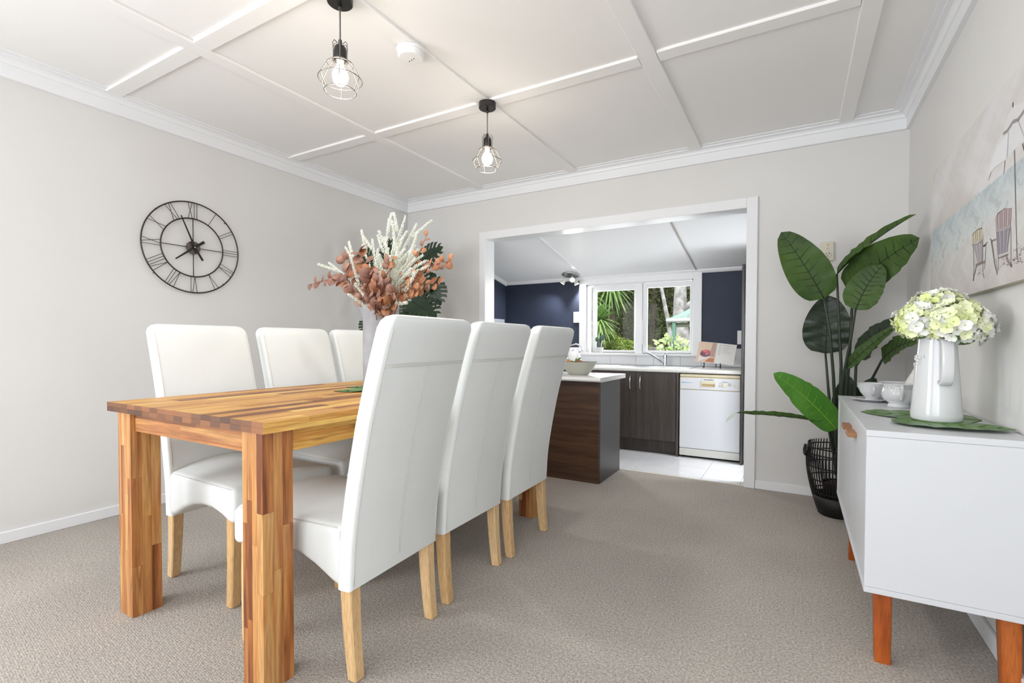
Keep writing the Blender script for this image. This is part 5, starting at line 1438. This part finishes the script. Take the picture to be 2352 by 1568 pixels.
# cactus on the sill
cc = Vector((-1.942, KY-0.008, 0.945))
cp_t = thing('cactus_pot', cc, 'small white pot with a green paddle cactus on the kitchen window sill', 'potted plant')
MB().lathe([(0, 0), (0.038, 0), (0.041, 0.005), (0.047, 0.05), (0.047, 0.062), (0.043, 0.062), (0.042, 0.055), (0, 0.052)], cc, 28).build('pot', M['ceramic'], cp_t, True, angle=40)
def pad(c, r, sz, nm='paddle'):
    o = MB().ball(c, r, 14, 10, (0.75, 0.42, sz)).build(nm, M['cactus'], cp_t, True)
    sp = MB(); rr = random.Random(int(c[2]*1000))
    for k in range(26):
        a = rr.uniform(0, 6.28); z = rr.uniform(-0.9, 0.9); s_ = sqrt(1-z*z)
        d = Vector((0.75*r*s_*cos(a), 0.42*r*s_*sin(a), sz*r*z)); p = Vector(c)+d
        sp.tube([p, p+d.normalized()*0.004], 0.0006, 3)
    sp.build('spines', M['spine'], o)
pad(cc+Vector((-0.014, 0, 0.085)), 0.028, 1.6)
pad(cc+Vector((-0.026, 0, 0.150)), 0.032, 0.95)
MB().tube([cc+Vector((0.022, 0, 0.05)), cc+Vector((0.026, 0, 0.09)), cc+Vector((0.034, 0, 0.14))], 0.006, 8).build('cactus_stem', M['spine'], cp_t, True)
pad(cc+Vector((0.036, 0, 0.172)), 0.034, 1.1)

# kettle
kc_ = Vector((-2.140, 5.00, 0.816))
kt = thing('kettle', kc_, 'white dome kettle with chrome loop handle behind the fruit bowl', 'kettle')
MB().lathe([(0, 0), (0.082, 0), (0.085, 0.006), (0.082, 0.03), (0.070, 0.08), (0.054, 0.125), (0.038, 0.145), (0.030, 0.150), (0, 0.152)], kc_, 36).build('body', M['ceramic'], kt, True)
MB().lathe([(0, 0.150), (0.030, 0.150), (0.024, 0.160), (0.008, 0.164), (0.008, 0.174), (0, 0.176)], kc_, 24).build('lid', M['chrome'], kt, True)
MB().tube([kc_+Vector((-0.085, 0, 0.10)), kc_+Vector((-0.105, 0, 0.17)), kc_+Vector((-0.05, 0, 0.215)), kc_+Vector((0.02, 0, 0.228)), kc_+Vector((0.075, 0, 0.205)), kc_+Vector((0.098, 0, 0.165)), kc_+Vector((0.080, 0, 0.140)), kc_+Vector((0.045, 0, 0.135))], 0.009, 10).build('handle', M['chrome'], kt, True)
MB().tube([kc_+Vector((-0.055, -0.02, 0.085)), kc_+Vector((-0.10, -0.04, 0.11)), kc_+Vector((-0.125, -0.05, 0.135))], [0.018, 0.013, 0.010], 10).build('spout', M['chrome'], kt, True)

# cookbook on a wire easel
EC = Vector((-0.672, 4.94, 0.816))
es = thing('book_easel', EC, 'small black wire scroll easel holding the cookbook', 'easel')
for (x, y) in ((-0.758, 4.86), (-0.612, 4.86)):
    pts = []
    for k in range(20):
        a = -0.6+k*0.36; r = 0.004+0.0009*k
        pts.append((x-0.5*r*cos(a)*1.0, y-0.01+r*cos(a)*0.6, EC.z+0.024+r*sin(a)))
    MB().tube(pts, 0.0026, 6).build('scroll', M['black'], es, True)
    MB().tube([(x, y+0.03, EC.z+0.05), (x, y-0.02, EC.z+0.042), (x, y-0.022, EC.z+0.056)], 0.0028, 6).build('ledge_hook', M['black'], es, True)
    MB().tube([(x, y-0.005, EC.z+0.003), (x, y+0.03, EC.z+0.05), (x+0.01, y+0.085, EC.z+0.21)], 0.0028, 6).build('support', M['black'], es, True)
MB().tube([(-0.748, 4.945, EC.z+0.19), (-0.602, 4.945, EC.z+0.19)], 0.0028, 6).build('crossbar', M['black'], es, True)
MB().tube([(-0.675, 4.945, EC.z+0.19), (-0.675, 5.04, EC.z+0.003)], 0.0028, 6).build('back_leg', M['black'], es, True)
bk = thing('open_cookbook', EC+Vector((0, 0, 0.045)), 'open cookbook with a fruit photograph and a recipe page, on the easel by the pantry', 'book')
u_ = Vector((0.10, 0.36, 0.93)).normalized()   # leaning back
def bpt(s_, t_, d_=0.0):   # s across (m), t up (m)
    sag = -0.010*math.cos(s_/0.15*pi/2) if abs(s_) < 0.15 else 0
    base = Vector((-0.670, 4.876, EC.z+0.050))
    return base+Vector((0.985, -0.05, -0.10))*s_+u_*t_+Vector((0, -1, 0.36))*(d_-sag*0.6)
def page(s0, s1, t0, t1, d_, n=6):
    v = []; f = []
    for j in range(2):
        for i in range(n+1): v.append(bpt(s0+(s1-s0)*i/n, (t0, t1)[j], d_))
    for i in range(n): f.append((i, i+1, n+2+i, n+1+i))
    return MB().add(v, f)
for (s0, s1) in ((-0.172, -0.001), (0.001, 0.172)):
    a = page(s0, s1, 0, 0.205, 0.0); b_ = page(s0, s1, 0, 0.205, -0.008)
    m_ = MB(); m_.add(a.v, a.f); m_.add(b_.v, [tuple(reversed(q)) for q in b_.f])
    n = 6; vv = a.v+b_.v; k = len(a.v)
    m_.add(vv, [(0, k, k+n, n), (n+1, 2*n+1, k+2*n+1, k+n+1)][:0]+[(n+1+i, n+2+i, k+n+2+i, k+n+1+i) for i in range(n)]+[(i, k+i, k+i+1, i+1) for i in range(n)]+[(0, n+1, k+n+1, k), (n, k+n, k+2*n+1, 2*n+1)])
    m_.build('page_block', M['paper'], bk)
pic = {}
page(-0.170, -0.004, 0.002, 0.203, 0.0006).build('photograph_page', mat('photo_beige', C(222, 198, 176), 0.4), bk)
def pdisc(cs, ct, rs, rt, col, d_, nm, n=16):
    v = [bpt(cs+rs*cos(2*pi*k/n), ct+rt*sin(2*pi*k/n), d_) for k in range(n)]
    MB().add(v, [tuple(range(n))]).build(nm, mat('printed_'+nm, col, 0.4), bk)
def pquad(q, col, d_, nm):
    MB().add([bpt(a, b_, d_) for a, b_ in q], [tuple(range(len(q)))]).build(nm, mat('printed_'+nm, col, 0.4), bk)
pquad([(-0.055, 0.06), (-0.006, 0.06), (-0.006, 0.2), (-0.04, 0.2)], C(190, 160, 148), 0.0010, 'backdrop')
pquad([(-0.150, 0.004), (-0.05, 0.05), (-0.05, 0.062), (-0.150, 0.055)], C(230, 222, 222), 0.0012, 'tablecloth')
pquad([(-0.09, 0.006), (-0.006, 0.006), (-0.006, 0.045), (-0.05, 0.045)], C(196, 128, 92), 0.0012, 'board')
pdisc(-0.095, 0.086, 0.048, 0.034, C(128, 100, 116), 0.0014, 'glass_bowl')
for k_, (cs, ct, rs, rt, col) in enumerate(((-0.118, 0.100, .020, .018, (176, 96, 108)), (-0.096, 0.112, .020, .016, (222, 128, 130)), (-0.074, 0.106, .018, .020, (206, 110, 122)),
    (-0.104, 0.086, .016, .014, (150, 84, 104)), (-0.078, 0.084, .018, .012, (196, 128, 140)), (-0.060, 0.100, .010, .020, (188, 104, 112)), (-0.124, 0.080, .010, .014, (110, 76, 100)))):
    pdisc(cs, ct, rs, rt, C(*col), 0.0016+0.0003*k_, 'plum_slice', 10)
tx = MB()
for k in range(15):
    t0 = 0.168-k*0.009; ln = rd.uniform(0.05, 0.10)
    if k < 10: tx.add([bpt(a, b_, 0.0008) for a, b_ in ((0.016, t0), (0.016+0.026, t0), (0.016+0.026, t0+0.0028), (0.016, t0+0.0028))], [(0, 1, 2, 3)])
    if k < 8: tx.add([bpt(a, b_, 0.0008) for a, b_ in ((0.052, t0), (0.052+ln*0.8, t0), (0.052+ln*0.8, t0+0.0022), (0.052, t0+0.0022))], [(0, 1, 2, 3)])
tx.add([bpt(a, b_, 0.0008) for a, b_ in ((0.02, 0.184), (0.11, 0.182), (0.11, 0.188), (0.02, 0.190))], [(0, 1, 2, 3)])
tx.build('recipe_text', mat('faint_print', C(190, 190, 188), 0.7), bk)

# wall plates in the kitchen
def plate(x0, x1, z0, z1, lab, dots=True):
    t = thing('wall_socket', ((x0+x1)/2, KY-0.01, (z0+z1)/2), lab, 'socket')
    yy = KY-0.010
    if z1 > 1.01 and z0 > 1.0: yy = KY
    MB().cbox(x0, x1, yy-0.010, yy, z0, z1, 0.002).build('plate', M['trim'], t)
    mb = MB()
    for (u, v) in ((0.2, 0.8), (0.5, 0.8), (0.8, 0.8), (0.2, 0.2), (0.5, 0.25), (0.8, 0.2), (0.35, 0.55), (0.65, 0.55)):
        mb.ball((x0+(x1-x0)*u, yy-0.0102, z0+(z1-z0)*v), 0.0022, 6, 4)
    mb.build('pin_holes', M['ink'], t)
plate(-2.262, -2.188, 1.290, 1.415, 'white wall switch plate on the navy wall, left of the window')
plate(-0.507, -0.425, 1.045, 1.180, 'white wall plate on the navy wall beside the pantry')
plate(-0.510, -0.425, 0.850, 0.965, 'white double socket on the tiles behind the cookbook')
# pale splashback panel on the left kitchen wall
lp = thing('splashback_panel', (KX+0.006, 4.9, 1.2), 'pale grey splashback panel low on the left navy kitchen wall', 'panel')
MB().box(KX+0.001, KX+0.012, 4.2, 5.20, 0.82, 1.345).build('panel', mat('pale_panel', C(180, 186, 200), 0.3), lp)

# ceiling spotlight fixture
d_ = FWD+RGT*((1311-CX)/FPX)-UPV*((630-CY)/FPX)
# intersect with kitchen ceiling plane z = 1.80 + .207*(5.25 - y)
tt = (1.80+0.207*5.25-CAMH)/(d_.z+0.207*d_.y)
fc = CAMP+d_*tt
sf = thing('ceiling_spotlight', fc, 'brushed steel round ceiling light with three lit spot heads in the kitchen', 'ceiling light')
nC = Vector((0, -0.207, -1)).normalized()
MB().lathe([(0, 0), (0.098, 0), (0.102, 0.005), (0.098, 0.012), (0.08, 0.016), (0, 0.018)], fc, 40, axis=nC).build('base_plate', M['steel'], sf, True)
for (dx, dy, aim) in ((-0.075, 0.02, (-0.55, -0.25, -0.8)), (0.028, -0.02, (0.35, -0.75, -0.6)), (0.03, 0.05, (0.35, 0.1, -0.9))):
    p = fc+Vector((dx, dy, 0))+nC*0.012; p.z = 1.80+0.207*(5.25-p.y)-0.010
    q = p+Vector((0, 0, -0.034)); a = Vector(aim).normalized()
    MB().tube([p, q], 0.0042, 6).build('arm', M['steel'], sf, True)
    h = MB().lathe([(0, -0.012), (0.014, -0.010), (0.016, 0.0), (0.020, 0.02), (0.030, 0.058), (0.031, 0.062), (0.028, 0.062), (0.018, 0.02), (0, 0.018)], q, 20, axis=a).build('spot_head', mat('frosted_shade', C(224, 222, 214), 0.3), sf, True)
    MB().lathe([(0, 0.050), (0.0255, 0.050), (0.022, 0.058), (0, 0.061)], q, 16, axis=a).build('lens', M['spotlit'], h, True)
    add_light('spot_head_light', 'SPOT', q+a*0.075, 20, (1, 0.96, 0.90), 0.02, target=q+a*1.0, spot=radians(120))

# ================================================================ garden outside the kitchen window
def gmat(name, a, b): return mat(name, C(*a), 0.6, var=(C(*b), 3.0, 1.0))
GZ = -0.6
struct('ground', MB().box(-16, 10, 5.6, 26, GZ-0.1, GZ), gmat('garden_soil', (86, 84, 54), (70, 62, 44)))
gr = random.Random(77)
def foliage(name, boxes, n, size, mt, parent, long=1.6):
    mb = MB(); V_ = []; F_ = []
    for k in range(n):
        (c, r) = gr.choice(boxes)
        while True:
            d = Vector((gr.uniform(-1, 1), gr.uniform(-1, 1), gr.uniform(-1, 1)))
            if d.length <= 1: break
        d = d.normalized()*d.length**0.35
        p = Vector(c)+Vector((d.x*r[0], d.y*r[1], d.z*r[2]))
        a = Vector((gr.uniform(-1, 1), gr.uniform(-1, 1), gr.uniform(-1, 0.6))).normalized()*size*gr.uniform(0.6, 1.3)*long
        b_ = a.cross(Vector((gr.uniform(-1, 1), gr.uniform(-1, 1), gr.uniform(-1, 1)))).normalized()*size*gr.uniform(0.3, 0.55)
        i = len(V_); V_ += [p-a*0.5, p+b_*0.5, p+a*0.5, p-b_*0.5]; F_.append((i, i+1, i+2, i+3))
    o = mb.add(V_, F_).build(name, mt, parent); o['kind'] = 'stuff'; return o
GM = [gmat('leaf_dark', (52, 62, 34), (82, 92, 46)), gmat('leaf_mid', (92, 108, 52), (128, 142, 70)), gmat('leaf_bright', (150, 176, 96), (196, 212, 140)), gmat('leaf_olive', (74, 76, 40), (112, 108, 58))]
bark = mat('pale_gum_bark', C(190, 188, 186), 0.8, bump=(14, 0.8), var=(C(140, 136, 132), 7, 1.0))
barkd = mat('dark_bark', C(92, 80, 66), 0.9, bump=(14, 0.6))
def tree(c, h, r, n, mt, lab, bk=barkd, lf=0.085, tr=0.08):
    t = thing('garden_tree', c, lab, 'tree', 'dense trees beyond the kitchen window'); c = Vector(c)
    MB().tube([c, c+Vector((0.1, 0, h*0.5)), c+Vector((0, 0, h*0.8))], [tr, tr*0.8, tr*0.5], 8).build('trunk', bk, t, True)
    foliage('foliage', [(c+Vector((gr.uniform(-r*.5, r*.5), gr.uniform(-r*.4, r*.4), h*u)), (r*0.75, r*0.6, h*0.17)) for u in (0.12, 0.28, 0.45, 0.6, 0.75, 0.9)], n, lf, mt, t)
tree((-7.6, 13.5, GZ), 6.5, 1.9, 13000, GM[3], 'olive-green bushy tree seen through the left kitchen pane')
tree((-5.6, 14.5, GZ), 6.5, 2.0, 13000, GM[0], 'dark tree seen between the two kitchen panes')
tree((-3.9, 15.0, GZ), 6.5, 1.8, 14000, GM[0], 'very dark dense tree at the left of the right kitchen pane')
tree((-2.2, 16.0, GZ), 7.0, 1.9, 13000, GM[1], 'lighter green tree behind the pale trunk')
tree((-9.8, 15.0, GZ), 7.0, 2.2, 9000, GM[1], 'mid-green tree far left outside')
tree((-0.4, 17.0, GZ), 7.0, 2.0, 8000, GM[0], 'dark tree far right outside')
# backmost hedge wall
hg = thing('tall_hedge', (-5, 19, GZ), 'tall dark hedge closing the garden behind the trees', 'hedge')
MB().box(-14, 5, 19.6, 20.0, GZ, 5.2).build('hedge_core', gmat('hedge_core_dark', (44, 50, 26), (66, 70, 36)), hg)
foliage('foliage', [((x, 19.3, z), (1.4, 0.4, 1.2)) for x in range(-13, 5, 2) for z in (0.4, 2.2, 4.0)], 12000, 0.26, GM[3], hg)
# gum trunks
def gpt(x, y, Y): return px(1, Y, x, y)
gt = thing('gum_tree', gpt(1566, 806, 12.0), 'thick pale grey gum tree trunk seen through the right kitchen pane', 'tree')
k_ = (gpt(1566, 700, 12.0)-CAMP).dot(FWD)/FPX
_b = gpt(1568, 880, 12); MB().tube([Vector((_b.x, _b.y, GZ)), _b, gpt(1566, 800, 12), gpt(1562, 740, 12), gpt(1562, 700, 12), gpt(1563, 655, 12), gpt(1560, 600, 12)], [30*k_, 26*k_, 21*k_, 17*k_, 15*k_, 13*k_, 12*k_], 14).build('trunk', bark, gt, True)
MB().tube([gpt(1566, 722, 12), gpt(1584, 700, 11.9), gpt(1610, 684, 11.8), gpt(1660, 650, 11.7)], [8*k_, 8*k_, 7*k_, 5*k_], 10).build('limb', bark, gt, True)
g2 = thing('thin_gum_tree', gpt(1540, 806, 11.0), 'thin pale leaning trunk left of the thick gum tree', 'tree')
_b = gpt(1546, 880, 11); MB().tube([Vector((_b.x, _b.y, GZ)), _b, gpt(1540, 775, 11), gpt(1534, 735, 11), gpt(1526, 695, 11), gpt(1518, 655, 11), gpt(1512, 610, 11)], [6*k_, 5.5*k_, 5*k_, 4.5*k_, 4*k_, 3.4*k_, 3*k_], 10).build('trunk', bark, g2, True)
# yucca heads
def yucca(cp, Y, r, n, lab, trunk=True):
    c = gpt(*cp, Y); t = thing('yucca', (c.x, c.y, GZ), lab, 'yucca', 'spiky yuccas outside the window')
    MB().tube([Vector((c.x, c.y, GZ)), c], 0.09, 8).build('trunk', barkd, t, True)
    mb = MB()
    for k in range(n):
        z = 1-(k+0.5)/n*1.9; a = k*2.39996; s_ = sqrt(max(0, 1-z*z)); d = Vector((s_*cos(a), s_*sin(a), z))
        b_ = c+d*0.05; e = c+d*r*gr.uniform(0.8, 1.1)+Vector((0, 0, -0.10*r-(0.25*r if z < 0.3 else 0)))
        blade(mb, b_, e, (b_+e)/2+Vector((0, 0, 0.10*r)), (d.cross(Vector((0, 0, 1)))).cross(d) if abs(z) < 0.98 else (1, 0, 0), 0.055, 0.25, lambda u: (1-u)**0.6*min(1, u*6+0.3), 5, 1)
    o = mb.build('leaf_crown', gmat('yucca_leaf', (104, 142, 72), (164, 192, 120)), t, True); o['kind'] = 'stuff'
yucca((1377, 735), 8.6, 0.42, 150, 'spiky bright yucca head low in the left kitchen pane')
yucca((1402, 650), 9.6, 0.62, 170, 'larger spiky yucca head at the top of the left kitchen pane')
yucca((1352, 680), 9.2, 0.5, 120, 'spiky yucca head at the far left behind the window frame')
# ferny mound
fm = thing('fern_mound', gpt(1420, 806, 9.5), 'pale green ferny mound at the bottom of the left kitchen pane', 'shrub')
c0 = gpt(1415, 815, 9.5)
foliage('fronds', [(c0, (0.55, 0.4, 0.35)), (gpt(1450, 820, 9.5), (0.5, 0.4, 0.32)), (gpt(1385, 800, 9.3), (0.35, 0.3, 0.4))], 9000, 0.05, gmat('fern_leaf', (134, 156, 70), (160, 178, 88)), fm, 2.2)
# leafy shrub right
sh = thing('leafy_shrub', gpt(1560, 806, 7.2), 'glossy light green leafy shrub at the bottom of the right kitchen pane', 'shrub')
mbL = MB()
for k in range(190):
    x_ = gr.uniform(1508, 1592); top_ = 768+abs(x_-1540)*0.35+gr.uniform(0, 8)
    y_ = gr.uniform(top_, 840); Y_ = gr.uniform(6.9, 7.5)
    p = gpt(x_, y_, Y_); d = Vector((gr.uniform(-1, 1), gr.uniform(-.5, .5), gr.uniform(0.1, 1))).normalized()*gr.uniform(0.05, 0.085)
    blade(mbL, p, p+d, p+d*0.5+Vector((0, 0, 0.012)), (gr.uniform(-.5, .5), -0.8, 0.6), 0.034, 0.2, None, 4, 1)
o = mbL.build('leaves', gmat('shrub_leaf', (128, 164, 80), (206, 222, 160)), sh, True); o['kind'] = 'stuff'
mbS = MB(); _b = gpt(1550, 870, 7.2); mbS.tube([Vector((_b.x, _b.y, GZ)), _b], 0.02, 6)
for k in range(10):
    x_ = 1515+k*8; mbS.tube([gpt(1550, 870, 7.2), gpt(x_, 780+abs(x_-1540)*0.4, 7.2)], 0.006, 5)
mbS.build('branches', barkd, sh, True)
# garden edging log / planter
pg = thing('garden_planter', gpt(1500, 800, 8.5), 'low grey planter edge at the bottom left of the right kitchen pane', 'planter')
a = gpt(1482, 797, 8.5); b_ = gpt(1520, 797, 8.5)
MB().cbox(a.x, b_.x, 8.4, 8.7, GZ, a.z, 0.01).build('planter_wall', mat('planter_grey', C(128, 124, 116), 0.8, var=(C(96, 92, 88), 6, 1)), pg)
# shelter roof
shd = thing('garden_shelter', gpt(1560, 735, 9.0), 'green corrugated shelter roof with white gutter behind the right kitchen pane', 'shelter')
g0 = gpt(1531, 736, 9.0); g1 = gpt(1640, 732, 9.0)
MB().tube([g0, g1], 0.035, 10).build('gutter', mat('white_gutter', C(232, 230, 222), 0.4), shd, True)
rf = MB(); n = 24
for i in range(n):
    u0, u1 = i/n, (i+0.55)/n
    A = g0.lerp(g1, u0)+Vector((0, 0, 0.03)); B = g0.lerp(g1, u1)+Vector((0, 0, 0.03)); up = Vector((0.0, 1.2, 0.16+0.45*u0))
    rf.add([A, B, B+up+Vector((0.02, 0, 0)), A+up], [(0, 1, 2, 3)])
    A2 = B-Vector((0, 0, 0.012)); B2 = g0.lerp(g1, (i+1)/n)+Vector((0, 0, 0.018))
    rf.add([A2, B2, B2+up, A2+up], [(0, 1, 2, 3)])
rf.build('roof_sheet', mat('green_roof', C(150, 186, 168), 0.5), shd)
MB().box(g0.x+0.10, g0.x+0.16, 9.0, 9.06, GZ, g0.z-0.02).build('post', mat('green_post', C(110, 150, 132), 0.5), shd)
MB().box(g0.x+0.02, g1.x, 9.03, 9.07, g0.z-0.12, g0.z-0.04).build('beam', mat('beam_brown', C(96, 104, 84), 0.7), shd)
